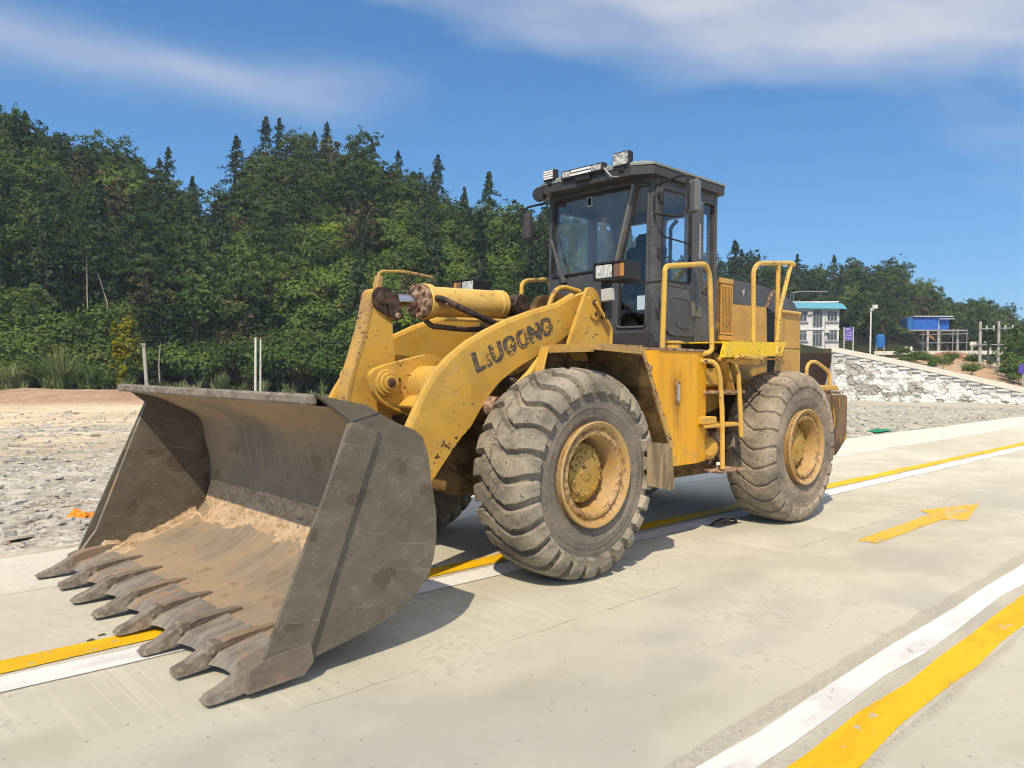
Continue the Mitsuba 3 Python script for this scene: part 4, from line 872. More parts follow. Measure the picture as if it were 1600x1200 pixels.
# interior
part('seat', cat_([box(-2.12, -1.78, -.20, .30, 2.05, 2.22, .04), obox((-2.16, .05, 2.50), (.14, .48, .62), ry=-.14, b=.05), obox((-2.21, .05, 2.86), (.10, .26, .16), ry=-.14, b=.04), box(-2.05, -1.85, -.1, .2, 1.80, 2.06, .02)]), 'm_seat', K)
part('steering_wheel', cat_([tube([(-1.70 + .15 * math.cos(a) * .9, .05 + .19 * math.sin(a), 2.40 + .15 * math.cos(a) * .5) for a in np.linspace(0, math.tau, 30)], .014, 8), tube([(-1.70, .05, 2.39), (-1.60, .05, 1.85)], .03, 8), tube([(-1.70, -.14, 2.39), (-1.70, .24, 2.39)], .01, 6)]), 'm_black', K)
part('console', cat_([box(-1.66, -1.54, -.5, .15, 1.80, 2.30, .02), box(-2.3, -1.8, -.58, -.32, 1.8, 2.25, .02), box(-2.50, -2.40, -.6, .6, 1.8, 2.38, .01)]), 'm_visor', K)
part('headliner', box(xr + .06, xf - .06, -.6, .6, 3.225, 3.255, .005), 'm_lining', K)
part('grab_rail', tube([(-2.46, .16, 2.42), (-2.46, .16, 3.02), (-2.46, .24, 3.08)], .02, 8, .04), 'm_cab', K)
part('cab_base', cat_([box(-2.50, -1.36, -.72, .72, 1.70, 1.735, .004), box(xf - .01, xf + .012, -.66, .66, 1.74, 1.88, .004)]), 'm_visor', K)
# mirrors
for s in (1, -1):
    mk = key_for(L + '__mirror')
    if s > 0:
        part('mirror_bracket', tube([(-1.44, .69, 3.19), (-1.47, .95, 3.245), (-1.50, 1.0, 3.24), (-1.51, 1.0, 2.95), (-1.46, .95, 2.88), (-1.44, .69, 2.94), (-1.44, .69, 3.1)], .012, 8, .05), 'm_black', mk, smooth=True)
        part('mirror_case', obox((-1.55, 1.02, 3.055), (.055, .185, .29), rz=-.45, b=.02), 'm_mirror_case', mk)
        part('mirror_glass', obox((-1.577, 1.032, 3.055), (.006, .16, .26), rz=-.45, b=.002), 'm_mirror', mk)
    else:
        part('mirror_bracket', tube([(-1.44, -.66, 3.235), (-1.40, -.90, 3.22), (-1.40, -.93, 3.16), (-1.40, -.93, 2.92), (-1.40, -.90, 2.86), (-1.44, -.66, 2.93)], .012, 8, .05), 'm_black', mk, smooth=True)
        part('mirror_case', obox((-1.40, -.875, 3.02), (.05, .09, .27), rz=.5, b=.02), 'm_visor', mk)
# --- handrails
part('handrail', tube([(-1.11, 1.03, 1.70), (-1.10, 1.05, 2.37), (-1.13, 1.05, 2.405), (-1.72, 1.05, 2.485), (-1.79, 1.05, 2.40), (-1.845, 1.05, 1.72), (-1.80, 1.03, 1.69), (-1.70, 1.0, 1.68)], .023, 12, .09), 'm_rail', smooth=True, label='yellow tubular handrail beside the cab door')
part('handrail', tube([(-1.47, -1.05, 1.70), (-1.49, -1.05, 2.44), (-1.55, -1.05, 2.485), (-1.90, -1.05, 2.53), (-1.94, -1.05, 2.45), (-1.96, -1.05, 1.72)], .023, 12, .09), 'm_rail', smooth=True)
for s in (1, -1):
    pk = key_for(L + '__rear_platform')
    pf = [(-1.885, 1.655), (-1.945, 1.80), (-3.06, 1.83), (-2.95, 1.69)]
    part('platform_front', plate(pf, *sorted((s * 1.10, s * 1.15))), 'm_platform', pk, label='bright yellow platform edge above the rear wheel' if s > 0 else None)
    part('platform_top', box(-3.04, -1.93, *sorted((s * .6, s * 1.10)), 1.785, 1.80, .004), 'm_platform', pk)
    part('rear_fender', cat_([box(-2.62, -2.15, *sorted((s * .62, s * 1.10)), 1.60, 1.655, .008), obox((-2.90, s * .86, 1.66), (.6, .45, .015), ry=-.0), obox((-2.12, s * .86, 1.50), (.42, .45, .012), ry=-1.1 + math.pi)]), 'm_yellow', pk)
    part('grab_bar', tube([(-2.05, s * 1.16, 1.655), (-2.10, s * 1.18, 1.67), (-2.52, s * 1.18, 1.655), (-2.56, s * 1.16, 1.63)], .016, 8, .03), 'm_rail', pk)
    part('rear_handrail', cat_([tube([(-2.49, s * 1.10, 1.80), (-2.47, s * 1.10, 2.50), (-2.56, s * 1.10, 2.572), (-3.24, s * 1.10, 2.645), (-3.29, s * 1.10, 2.63)], .023, 12, .09), tube([(-2.96, s * 1.10, 2.60), (-2.95, s * 1.10, 1.82)], .022, 12), tube([(-3.23, s * 1.10, 2.64), (-2.95, s * 1.12, 2.12), (-2.85, s * 1.15, 1.70)], .022, 12, .1)]), 'm_rail', pk, smooth=40)

# --- engine hood
H = key_for(L + '__engine_hood'); tag(H, 'yellow engine hood with a grey top band and perforated grilles')
hp = [(-2.68, 1.45), (-2.68, 2.47), (-2.90, 2.485), (-3.52, 2.47), (-3.90, 2.44), (-4.10, 2.40), (-4.30, 2.33), (-4.44, 2.22), (-4.46, 1.45)]
part('hood_side', plate([(-2.91, 1.40), (-2.91, 2.232), (-3.635, 2.245), (-3.68, 1.40)], -.62, .62), 'm_hood', H)
part('hood_rear', plate([(-3.86, 1.40), (-3.85, 2.20), (-4.445, 2.215), (-4.455, 1.40)], -.62, .62), 'm_hood', H)
part('hood_band', plate(poly_round([(-2.90, 2.234), (-2.90, 2.488), (-3.52, 2.474), (-3.90, 2.44), (-4.10, 2.40), (-4.30, 2.33), (-4.43, 2.217), (-3.80, 2.20), (-3.64, 2.247)], .02), -.615, .615), 'm_cab', H)
part('band_stripe', plate([(-3.60, 2.25), (-3.66, 2.25), (-3.83, 2.452), (-3.77, 2.456)], .616, .624), 'm_rust_step', H)
part('band_mark', cat_([plate([(-3.12, 2.39), (-3.17, 2.41), (-3.15, 2.33)], .616, .6185)]), 'm_lampwhite', H)
part('ledge', box(-4.40, -3.95, .60, .66, 2.205, 2.235, .008), 'm_rail', H)
part('seam', box(-4.46, -3.84, .619, .622, 1.80, 1.812, .001), 'm_dull', H)


def perforated(x0, x1, z0, z1, y, nx, nz, m, name):
    P = Polygon([(x0, z0), (x1, z0), (x1, z1), (x0, z1)]); holes = []
    dx, dz = (x1 - x0) / nx, (z1 - z0) / nz
    for i_ in range(nx):
        for j_ in range(nz):
            cx, cz = x0 + (i_ + .5) * dx, z0 + (j_ + .5) * dz; r = .36
            holes.append([(cx - dx * r, cz - dz * r), (cx - dx * r, cz + dz * r), (cx + dx * r, cz + dz * r), (cx + dx * r, cz - dz * r)])
    P = Polygon([(x0 - .015, z0 - .02), (x1 + .015, z0 - .02), (x1 + .015, z1 + .02), (x0 - .015, z1 + .02)], holes)
    m_ = trimesh.creation.extrude_polygon(P, .008, engine='earcut'); M = np.eye(4); M[:3, :3] = [[1, 0, 0], [0, 0, -1], [0, 1, 0]]; M[1, 3] = y
    m_.apply_transform(M); part(name, m_, m, H)


perforated(-2.895, -2.695, 1.93, 2.40, .63, 7, 21, 'm_hood', 'side_grille')
part('grille_back', box(-2.90, -2.69, -.6, .60, 1.45, 2.47, .005), 'm_rusty', H)
for a, b in ((2.43, 2.485), (1.85, 1.90)): part('grille_frame', box(-2.92, -2.68, .60, .632, a, b, .006), 'm_hood', H)
perforated(-3.835, -3.69, 1.42, 2.19, .612, 6, 28, 'm_black', 'side_grille')
part('core', box(-3.85, -3.68, -.58, .585, 1.38, 2.2, .004), 'm_grease', H)
part('hood_floor', box(-4.45, -2.6, -.62, .62, 1.30, 1.40, .01), 'm_dull', H)
part('lower_panel', cat_([plate(poly_round([(-2.28, 1.60), (-2.72, 1.62), (-2.86, 1.50), (-2.86, 1.18), (-2.55, 1.10), (-2.28, 1.18)], .08), .50, .56)]), 'm_hood', H)
# --- counterweight, rear step and small rail
cwp = poly_round([(-3.86, 1.30), (-4.40, 1.28), (-4.40, .80), (-4.12, .62), (-3.90, .70)], .03)
ck2 = part('counterweight', cat_([plate(cwp, -1.20, 1.20), box(-4.30, -3.9, .8, 1.17, 1.30, 1.325, .004)]), 'm_rusty', label='rust brown counterweight at the rear')
part('rear_step', box(-4.35, -3.95, .85, 1.12, 1.335, 1.39, .008), 'm_yellow', ck2)
part('rear_rail', tube([(-3.80, 1.0, 1.36), (-3.83, 1.0, 1.60), (-3.92, 1.0, 1.65), (-4.05, 1.0, 1.65), (-4.39, 1.0, 1.54), (-4.41, 1.0, 1.34)], .02, 10, .07), 'm_rail', ck2, smooth=True)

# ---------------------------------------------------------------- things on the ground
rs = np.random.default_rng(21)


def ground_h(x, y):
    """height of the flat ground mesh near the road (nearest grid vertex)"""
    return _gt.query(np.stack([x, y], -1))[1]


from scipy.spatial import cKDTree
_gv = meshkit.WRITTEN[scene['ground']['filename']][0]
_gv = _gv[(np.hypot(_gv[:, 0] - P0[0], _gv[:, 1] - P0[1]) < 130)]; _gt = cKDTree(_gv[:, :2])


def gz(x, y): return _gv[ground_h(np.asarray(x, float), np.asarray(y, float)), 2]


def flat_stone(r, size, flat):
    n = 7; a = np.sort(r.uniform(0, math.tau, n)); rad = size * r.uniform(.6, 1.1, n); el = r.uniform(.55, 1)
    p = np.stack([rad * np.cos(a), rad * np.sin(a) * el], 1); h = size * flat
    top = np.c_[p * r.uniform(.72, .95), np.full(n, h) + r.normal(0, h * .18, n)]; bot = np.c_[p, np.full(n, -h * .5)]
    return hull(np.vstack([top, bot]))


protos = [flat_stone(np.random.default_rng(100 + i), 1.0, (.10, .16, .24, .34)[i % 4]) for i in range(16)]


def scatter(n, sizes, pts, tilt, seed):
    r = np.random.default_rng(seed); V, F, at = [], [], 0; z = gz(pts[:, 0], pts[:, 1])
    for i_ in range(n):
        m_ = protos[r.integers(16)]; s_ = sizes[i_]; E_ = trimesh.transformations.euler_matrix(r.normal(0, tilt), r.normal(0, tilt), r.uniform(0, math.tau))[:3, :3]
        v = (m_.vertices * s_) @ E_.T + [pts[i_, 0], pts[i_, 1], z[i_] + s_ * .03]; V.append(v); F.append(m_.faces + at); at += len(v)
    return TM(np.vstack(V), np.vstack(F))


def field(n, seed, ymax, k):
    r = np.random.default_rng(seed); t = r.uniform(-.80, -.10, n * 3); d = 5.5 + 26 * r.uniform(0, 1, n * 3) ** k
    c = P0 + (d / np.sqrt(1 + t * t))[:, None] * (FH + t[:, None] * RH); ok = c[:, 1] < -2.72 - .03 * np.abs(c[:, 0])
    return c[ok][:n]


P_ = field(9000, 31, -2.8, 1.6); sz = np.random.default_rng(32).lognormal(math.log(.033), .55, len(P_)).clip(.012, .14)
add('rubble', scatter(len(P_), sz, P_, .16, 33), 'm_shale', kind='stuff', label='broken grey shale rubble beside the road', cat='rubble')
r_ = np.random.default_rng(35); t_ = r_.uniform(.36, .75, 9000); d_ = r_.uniform(14, 46, 9000); c_ = P0 + (d_ / np.sqrt(1 + t_ ** 2))[:, None] * (FH + t_[:, None] * RH)
c_ = c_[(c_[:, 1] < -3.2)][:3500]; add('gravel', scatter(len(c_), np.random.default_rng(36).lognormal(math.log(.05), .5, len(c_)).clip(.02, .18), c_, .2, 37), 'm_shale', kind='stuff', label='loose gravel strip along the far road edge', cat='gravel')
P_ = field(130, 41, -2.8, 1.2); rz_ = np.random.default_rng(42)
for p_ in P_[:90]:
    s_ = rz_.uniform(.09, .22); m_ = protos[rz_.integers(16)].copy(); m_.apply_scale([s_, s_ * rz_.uniform(.5, .9), s_ * rz_.uniform(.5, .9)])
    m_.apply_transform(trimesh.transformations.euler_matrix(rz_.normal(0, .14), rz_.normal(0, .14), rz_.uniform(0, math.tau))); m_.apply_translation([p_[0], p_[1], float(gz(p_[0], p_[1])) + .02])
    add('shale_slab', m_, 'm_shale', label='loose flat slab of pale grey shale lying in the rubble left of the loader', cat='rock', group='shale slabs in the rubble')


def crumple(c, size, m, name, label, cat, seed):
    n = 22
    def f(U_, V_):
        x_ = (U_ - .5) * 2; y_ = (V_ - .5) * 2; q = np.stack([x_ * 2.2 + seed, y_ * 2.2, 0 * x_], -1)
        h = meshkit.fbm(q, 4, seed) * 1.1 - .25; e = np.clip(1.1 - np.hypot(x_, y_ * 1.1) - .35 * (meshkit.noise(q * 1.3, 5) - .5), 0, 1) ** .5
        return np.stack([c[0] + size[0] * x_ * (.8 + .3 * h), c[1] + size[1] * y_ * (.8 + .3 * h), c[2] + size[2] * np.maximum(h, 0) * e], -1)
    add(name, sheet(f, n, n), m, label=label, cat=cat)


z_ = float(gz(1.85, -4.55)); crumple((1.88, -4.45, z_ + .0), (.14, .14, .20), 'm_orange_bag', 'plastic_bag', 'crumpled orange plastic bag on the grey rubble', 'litter', 3)
crumple((-19.0, -3.95, float(gz(-19, -3.95)) + .02), (.75, .22, .14), 'm_green_net', 'plastic_netting', 'scrap of green netting at the far edge of the road', 'litter', 8)
add('wire_loop', cat_([tube([(-2.62 + .19 * math.cos(a) * (1 + .12 * math.sin(3 * a)), .73 + .07 * math.sin(a), .02 + .012 * math.sin(2 * a)) for a in np.linspace(0, math.tau, 40)], .011, 6)]), 'm_hose', smooth=True, label='bent dark wire loop lying on the road by the rear wheel', cat='wire')
for a, b in ((3.02, .17), (2.95, .12), (2.86, .155)):
    crumple((a, b, .002), (.022, .010, .016), 'm_dryleaf', 'dry_leaf', 'tiny dry leaf on the concrete beside the left yellow line', 'leaf', 4)
    labels[list(scene)[-1]]['group'] = 'dry leaves on the road'

# ---------------------------------------------------------------- plants
def leaves(P, Nn, size, r, asp=.62):
    n = len(P); Nn = Nn + r.normal(0, .45, (n, 3)); Nn /= np.linalg.norm(Nn, axis=1, keepdims=True)
    a = np.cross(Nn, r.normal(size=(n, 3))); a /= np.linalg.norm(a, axis=1, keepdims=True) + 1e-9; b = np.cross(Nn, a)
    s = (size * r.uniform(.6, 1.4, n))[:, None]; t = s * asp
    V = np.stack([P - a * s, P + b * t + Nn * s * .15, P + a * s, P - b * t - Nn * s * .1], 1).reshape(-1, 3); q = np.arange(n) * 4
    return TM(V, np.vstack([np.stack([q, q + 1, q + 2], 1), np.stack([q, q + 2, q + 3], 1)]))


def broadleaf(seed, h, w, n=2400, size=.26, lobes=18, column=False):
    r = np.random.default_rng(seed); c = r.normal(size=(lobes, 3)); c /= np.linalg.norm(c, axis=1, keepdims=True); c *= r.uniform(.25, .78, (lobes, 1))
    c = c * [w / 2, w / 2, h * .44] + [0, 0, h * .53]; rad = r.uniform(.14, .40, lobes) * w * .62
    if column: c[:, 2] = np.linspace(.06, .92, lobes) * h
    m = lobes * 9; kc = r.integers(0, lobes, m); dc = r.normal(size=(m, 3)); dc[:, 2] = dc[:, 2] * .9 + .25; dc /= np.linalg.norm(dc, axis=1, keepdims=True)
    cc = c[kc] + dc * (rad[kc] * r.uniform(.65, 1.15, m))[:, None] * [1, 1, .8]; rc = r.uniform(.22, .62, m) * w / 6.5            # twig clusters with gaps between
    k = r.choice(m, n, p=rc ** 2 / (rc ** 2).sum()); d = r.normal(size=(n, 3)); d /= np.linalg.norm(d, axis=1, keepdims=True)
    P = cc[k] + d * (rc[k] * r.uniform(.3, 1.0, n))[:, None] * [1, 1, .6]; P[:, 2] = np.maximum(P[:, 2], h * .03); d = dc[k] + .5 * d
    crown = leaves(P, d + [0, 0, .35], size, r)
    tr = [tube([(0, 0, -1.2), (.06, .02, h * .25), (.0, .08, h * .62)], [.022 * h, .016 * h, .006 * h], 6)]
    for i_ in range(6): tr.append(tube([(0.03, .03, h * r.uniform(.25, .5)), c[i_] * [.6, .6, .9], c[i_]], [.010 * h, .006 * h, .003 * h], 5))
    return crown, cat_(tr)


def conifer(seed, h, w, n=2000, size=.24):
    r = np.random.default_rng(seed); P, D = [], []; lv = int(h / .66)
    for i_ in range(lv):
        z = h * (.14 + .84 * i_ / (lv - 1)); f = 1 - i_ / (lv - 1); L_ = w / 2 * (f ** .72 * .92 + .05) * r.uniform(.45, 1.25); nb = 5 + r.integers(0, 3); a0 = r.uniform(0, math.tau)
        for b_ in range(nb):
            A = a0 + b_ * math.tau / nb + r.normal(0, .25); m_ = max(4, int(n / lv / nb)); u = r.uniform(.12, 1, m_) ** .7; Lb = L_ * r.uniform(.35, 1.2)
            p = np.stack([np.cos(A) * u * Lb, np.sin(A) * u * Lb, z + r.normal(0, .20) + Lb * (r.uniform(.05, .35) * u - r.uniform(.25, .6) * u ** 2) + r.normal(0, .10, m_)], 1) + r.normal(0, .11 * (Lb + .3) ** .5, (m_, 3)) * [1, 1, .5]
            P.append(p); D.append(np.tile([np.cos(A) * .4, np.sin(A) * .4, .9], (m_, 1)))
    return leaves(np.vstack(P), np.vstack(D), size, r, .5), tube([(0, 0, -1.2), (0, 0, h * .5), (0, 0, h * .98)], [.020 * h, .012 * h, .003 * h], 6)


def bush(seed, h, w, n=900, size=.2):
    r = np.random.default_rng(seed); c = np.c_[r.uniform(-.35, .35, (8, 2)) * w, r.uniform(.15, .62, 8) * h]; rad = r.uniform(.22, .36, 8) * w; k = r.integers(0, 8, n); d = r.normal(size=(n, 3)); d[:, 2] = np.abs(d[:, 2]) * .8 + .1
    d /= np.linalg.norm(d, axis=1, keepdims=True); P = c[k] + d * (rad[k] * r.uniform(.6, 1.1, n))[:, None]; P[:, 2] = np.maximum(P[:, 2], .05)
    return leaves(P, d + [0, 0, .3], size, r), cat_([tube([(0, 0, -.5), c[i_] * [.3, .3, .5], c[i_]], [.05, .03, .015], 5) for i_ in range(4)])


GROUPS = {}


def species(name, crown, trunk, leaf_m, bark='m_bark'):
    scene[name] = {'type': 'shapegroup', 'crown': mikit.ply(crown, leaf_m), 'trunk': mikit.ply(trunk, bark)}
    GROUPS[name] = name


for i_ in range(5): species(f'species_dark_{i_}', *broadleaf(200 + i_, 9.5, (7.0, 6.2, 7.6, 6.6, 6.0)[i_], 3600, .15, 26), 'm_leaf_dark')
for i_ in range(4): species(f'species_mid_{i_}', *broadleaf(220 + i_, 8.5, (6.4, 7.2, 5.8, 6.6)[i_], 3600, .145, 26), 'm_leaf_mid')
for i_ in range(2): species(f'species_olive_{i_}', *broadleaf(240 + i_, 9.0, (4.6, 5.2)[i_], 2000, .15, 20), 'm_leaf_olive')
for i_ in range(5): species(f'species_fir_{i_}', *conifer(260 + i_, (11.5, 10.0, 12.5, 9.5, 11.0)[i_], (6.6, 5.8, 7.2, 7.0, 5.4)[i_], 3600, .17), 'm_leaf_fir')
for i_ in range(3): species(f'species_shrub_{i_}', *bush(280 + i_, (2.6, 3.4, 2.0)[i_], (3.4, 3.2, 3.0)[i_], 2600, .095), 'm_leaf_light')
for i_ in range(2): species(f'species_scrub_{i_}', *bush(290 + i_, 3.0, 3.6, 2400, .10), 'm_leaf_mid')
species('species_yellow', *broadleaf(300, 4.6, 1.7, 2600, .10, 30, True), 'm_leaf_yellow', 'm_bark_pale')


def plant(key, sp, x, y, z, s, a, label=None, cat=None, group=None, kind=None, sz=None):
    scene[key] = {'type': 'instance', 'to_world': T().translate([float(x), float(y), float(z)]).rotate([0, 0, 1], float(a)).scale([s, s, s if sz is None else sz]), 'g': {'type': 'ref', 'id': sp}}
    tag(key, label, cat, group, kind)


def spot(t, d):                                          # bearing and distance -> ground point of the place
    p = P0 + d / math.sqrt(1 + t * t) * (FH + t * RH); return float(p[0]), float(p[1]), float(max(ground_z(np.array(p[0]), np.array(p[1])), gz(p[0], p[1]) if d < 60 else -9))


rt = np.random.default_rng(77); cand = []
for r0 in np.arange(47, 262, 2.1):
    nth = int(1.75 * r0 / (2.0 + .010 * r0)); off = rt.uniform()
    for k_ in range(nth):
        th = -.86 + 1.72 * (k_ + off + rt.normal(0, .22)) / nth; t = math.tan(th); r = r0 + rt.normal(0, .8)
        Bq, Rq = np.interp(t, RT, BD), np.interp(t, RT, RD)
        if r < Bq + .8 or r > Rq + 12 or t < -.78 or t > 1.12: continue
        if rt.uniform() > (.80 if r < Bq + 12 else .62): continue
        if .30 < t < .44 and r < 124: continue                                  # the house and its yard
        if .44 <= t < .74 and r < Bq + 4: continue
        if .515 < t < .585 and r < 127: continue                               # the blue shed
        x, y, z = spot(t, r); cand.append((r, t, x, y, z, (r - Bq) / (Rq - Bq)))
cand.sort()
names = {'dark': ('broadleaf_tree', 'dark green broadleaf tree', 'tree'), 'mid': ('leafy_tree', 'mid green leafy tree', 'tree'), 'olive': ('sparse_tree', 'thin brownish olive tree', 'tree'), 'fir': ('fir_tree', 'pointed dark fir tree', 'tree'),
         'shrub': ('bright_shrub', 'bright yellow-green shrub', 'shrub'), 'scrub': ('green_shrub', 'low green shrub', 'shrub')}


def zone(t, s):
    where = 'left of the yellow tree' if t < -.51 else 'between the yellow tree and the white posts' if t < -.335 else 'behind the bellcrank lever' if t < -.19 else 'behind the tilt cylinder' if t < -.04 else 'behind the cab' if t < .26 else 'right of the cab' if t < .40 else 'right of the white house' if t < .515 else 'beyond the blue shed'
    return ('low on the slope ' if s < .25 else 'halfway up the slope ' if s < .7 else 'near the skyline ') + where


n_individual, n_forest = 0, 0
for r, t, x, y, z, s in cand:
    u = rt.uniform(); open_slope = -.30 < t < .06 and s < .50
    if t > .49 and r > 118: sp = 'mid' if u < .6 else 'olive' if u < .75 else 'dark'
    elif open_slope and u < .80: sp = 'shrub' if (u < .62 and -.30 < t < -.10 or u < .34) else 'scrub'
    elif s < .10 and u < .35: sp = 'scrub'
    elif s > .80 and u < (.03 if t < -.46 else .09): sp = 'fir'
    else: sp = 'dark' if u < .55 else 'mid' if u < .80 else 'olive' if u < .86 else 'fir'
    i_ = {'dark': 5, 'mid': 4, 'olive': 2, 'fir': 5, 'shrub': 3, 'scrub': 2}[sp]
    sc = rt.uniform(.56, 1.02) * (.85 if sp == 'fir' else 1.0) * (1.3 if sp in ('shrub', 'scrub') else 1)
    if -.30 < t < .05: sc *= .88
    if s > .9 and sp != 'fir': sc *= .80
    sp_key = f'species_{sp}_{rt.integers(i_)}'; ang = rt.uniform(0, 360); st = sc * rt.uniform(.88, 1.15)
    if n_individual < 245 and abs(t) < .69:
        nm, lab, ct = names[sp]; zo = zone(t, s); plant(key_for(nm), sp_key, x, y, z - .2, sc, ang, lab + ' ' + zo, ct, lab + 's ' + zo, sz=st); n_individual += 1
    else:
        n_forest += 1; plant(f'forest__{n_forest:03d}', sp_key, x, y, z - .2, sc, ang, sz=st)
ru = np.random.default_rng(88)
for k_ in range(760):                                       # undergrowth closing the gaps between the stems
    t = ru.uniform(-.78, .74); Bq, Rq = np.interp(t, RT, BD), np.interp(t, RT, RD)
    if .28 < t < .45 or .515 < t < .585: continue
    x, y, z = spot(t, Bq + (.5 if t < .33 else 8) + (Rq - Bq) * ru.uniform(0, 1) ** 1.8 * .62); sc = ru.uniform(.8, 1.5)
    plant(f'undergrowth__{k_ + 1:03d}', f'species_scrub_{ru.integers(2)}', x, y, z - .3, sc, ru.uniform(0, 360), sz=sc * ru.uniform(.7, 1.1))
labels['undergrowth'] = {'kind': 'stuff', 'label': 'tangled green undergrowth below the trees on the slope', 'category': 'undergrowth'}
labels['forest'] = {'kind': 'stuff', 'label': 'dense far wood covering the upper hillside up to the skyline', 'category': 'forest'}
# trees that stand out
for t, d, sp, s, lab in ((-.358, 112, 'species_fir_0', 1.02, 'tall pointed fir on the skyline left of the loader, by the dip in the ridge'), (-.442, 118, 'species_fir_1', .80, 'slim lone fir in the dip of the skyline at upper left'),
                         (-.320, 113, 'species_fir_2', .92, 'second fir on the skyline, right beside the tallest one'), (-.032, 100, 'species_fir_1', 1.05, 'broad fir on the skyline left of the cab mirror'),
                         (.286, 120, 'species_fir_0', 1.20, 'lone pointed fir just right of the cab'), (.118, 108, 'species_fir_2', 1.12, 'fir seen through the cab windows')):
    x, y, z = spot(t, d); plant(key_for('fir_tree'), sp, x, y, z - .2, s, 40, lab, 'tree')
x, y, z = spot(-.502, 51); plant('yellow_tree', 'species_yellow', x, y, z - .2, 1.0, 20, 'slender tree with yellow leaves behind the left end of the bucket', 'tree')
for t, d, h, lean, lab in ((-.548, 67, 5.6, .1, 'thin pale bare trunk standing left of the yellow tree'), (-.522, 67, 4.6, .6, 'leaning thin pale bare trunk near the yellow tree'), (-.455, 55, 3.2, .0, 'thin grey trunk right of the leaning pole')):
    x, y, z = spot(t, d); add('bare_trunk', tube([(x, y, z), (x + .1, y, z + h * .5), (x + lean, y - lean, z + h)], [.055, .04, .015], 6), 'm_bark_pale', label=lab, cat='tree')


def tuft(seed, n, h, w):
    r = np.random.default_rng(seed); V, F = [], []
    for i_ in range(n):
        A = r.uniform(0, math.tau); b0 = r.uniform(0, w * .25); Lb = h * r.uniform(.5, 1.1); out = r.uniform(.15, .75) * w; wd = r.uniform(.02, .04); s_ = np.linspace(0, 1, 6); d = np.array([math.cos(A), math.sin(A)]); pn = np.array([-d[1], d[0]]) * wd
        for q_ in s_:
            c = d * (b0 + out * q_ ** 1.6); zz_ = Lb * (q_ - .45 * q_ ** 3 * (out / w)); ww = (1 - q_ ** 2) + .05
            V += [(*(c - pn * ww), zz_), (*(c + pn * ww), zz_)]
        e = i_ * 12; F += [t_ for k_ in range(5) for t_ in ((e + 2 * k_, e + 2 * k_ + 1, e + 2 * k_ + 3), (e + 2 * k_, e + 2 * k_ + 3, e + 2 * k_ + 2))]
    return TM(V, F)


for j_, (t, d, h, w, lab) in enumerate(((-.583, 50, 3.0, 2.2, 'large clump of pale arching grass on the red earth bank'), (-.545, 50, 1.9, 1.3, 'smaller grass clump right of the large pale one'), (-.648, 49, 1.6, 1.4, 'leafy grass clump at the left frame edge'), (-.375, 50, 1.5, .9, 'wispy pale grass behind the bucket lip'))):
    x, y, z = spot(t, d); m_ = tuft(400 + j_, 170, h, w); m_.apply_translation([x, y, z - .1]); add('grass_clump', m_, 'm_grass', label=lab, cat='grass clump')
rg = np.random.default_rng(55); gm = []
for _ in range(90):
    t = rg.uniform(-.74, -.18); x, y, z = spot(t, rg.uniform(47, 60)); m_ = tuft(int(rg.integers(1e6)), 26, rg.uniform(.4, 1.2), rg.uniform(.5, 1.1)); m_.apply_translation([x, y, z - .05]); gm.append(m_)
add('grass', cat_(gm), 'm_grass', kind='stuff', label='low rough grass along the foot of the hill', cat='grass')
tp, _ = bush(500, 1.9, 3.0, 700, .13)
for j_, (t, d, s_, lab) in enumerate(((-.635, 53, 1.3, 'low dark bush at the left edge on the earth bank'), (-.60, 56, 1.5, 'low dark bush left of the pale grass clump'), (-.565, 57, 1.2, 'low dark bush behind the pale grass clump'), (-.515, 54, 1.0, 'low dark bush just left of the yellow tree'))):
    x, y, z = spot(t, d); plant(key_for('low_bush'), f'species_scrub_{j_ % 2}', x, y, z - .1, .6 * s_, 70 * j_, lab, 'shrub')

# ---------------------------------------------------------------- poles and wire on the left
def pole(t, d, h, r, m, lab, lean=0, cat='pole'):
    x, y, z = spot(t, d); k = add('pole', tube([(x, y, z - .3), (x + lean, y, z + h)], [r, r * .8], 10), m, smooth=40, label=lab, cat=cat); return k, (x + lean, y, z + h)


_, pa = pole(-.332, 46, 3.3, .075, 'm_pole_white', 'white post behind the bucket, left one of the close pair')
_, pb = pole(-.3255, 47, 3.3, .055, 'm_pole_white', 'white post behind the bucket, right one of the close pair')
_, pc = pole(-.4715, 47, 2.6, .10, 'm_pole', 'short leaning grey concrete pole behind the bucket', .22)
add('insulator', cat_([obox((pc[0], pc[1], pc[2] - .05), (.5, .06, .06), rz=.8)]), 'm_pole_white', 'pole_002')
x0_, y0_, z0_ = spot(-.85, 46); x1_, y1_, z1_ = spot(.02, 46)
wq = [np.array([x0_, y0_, 3.55]), np.array([pa[0], pa[1], pa[2] - .1]), np.array([x1_, y1_, 3.3])]; pts = []
for a, b in zip(wq[:-1], wq[1:]): pts += [a + (b - a) * s - np.array([0, 0, .5 * 4 * s * (1 - s) * .35]) for s in np.linspace(0, 1, 20)]
add('power_line', tube(pts, .022, 5), 'm_wire', label='black overhead wire crossing in front of the woods', cat='wire')

# ---------------------------------------------------------------- stone wall on the right
A_, B_ = np.array([-45.0, -16.85]), np.array([-51.6, -.6]); wl = np.linalg.norm(B_ - A_); wd_ = (B_ - A_) / wl; wn = np.array([wd_[1], -wd_[0]]); wn = wn if wn @ (P0 - A_) > 0 else -wn
WK = thing('stone_wall', 'whitewashed rubble stone retaining wall with a sloping pale coping at right', 'wall')


def wp(s, o, z): p = A_ + wd_ * s + wn * o; return (p[0], p[1], z)
def wtop(s): p = A_ + wd_ * s; return float(coping(polar(p[0], p[1])[1]))


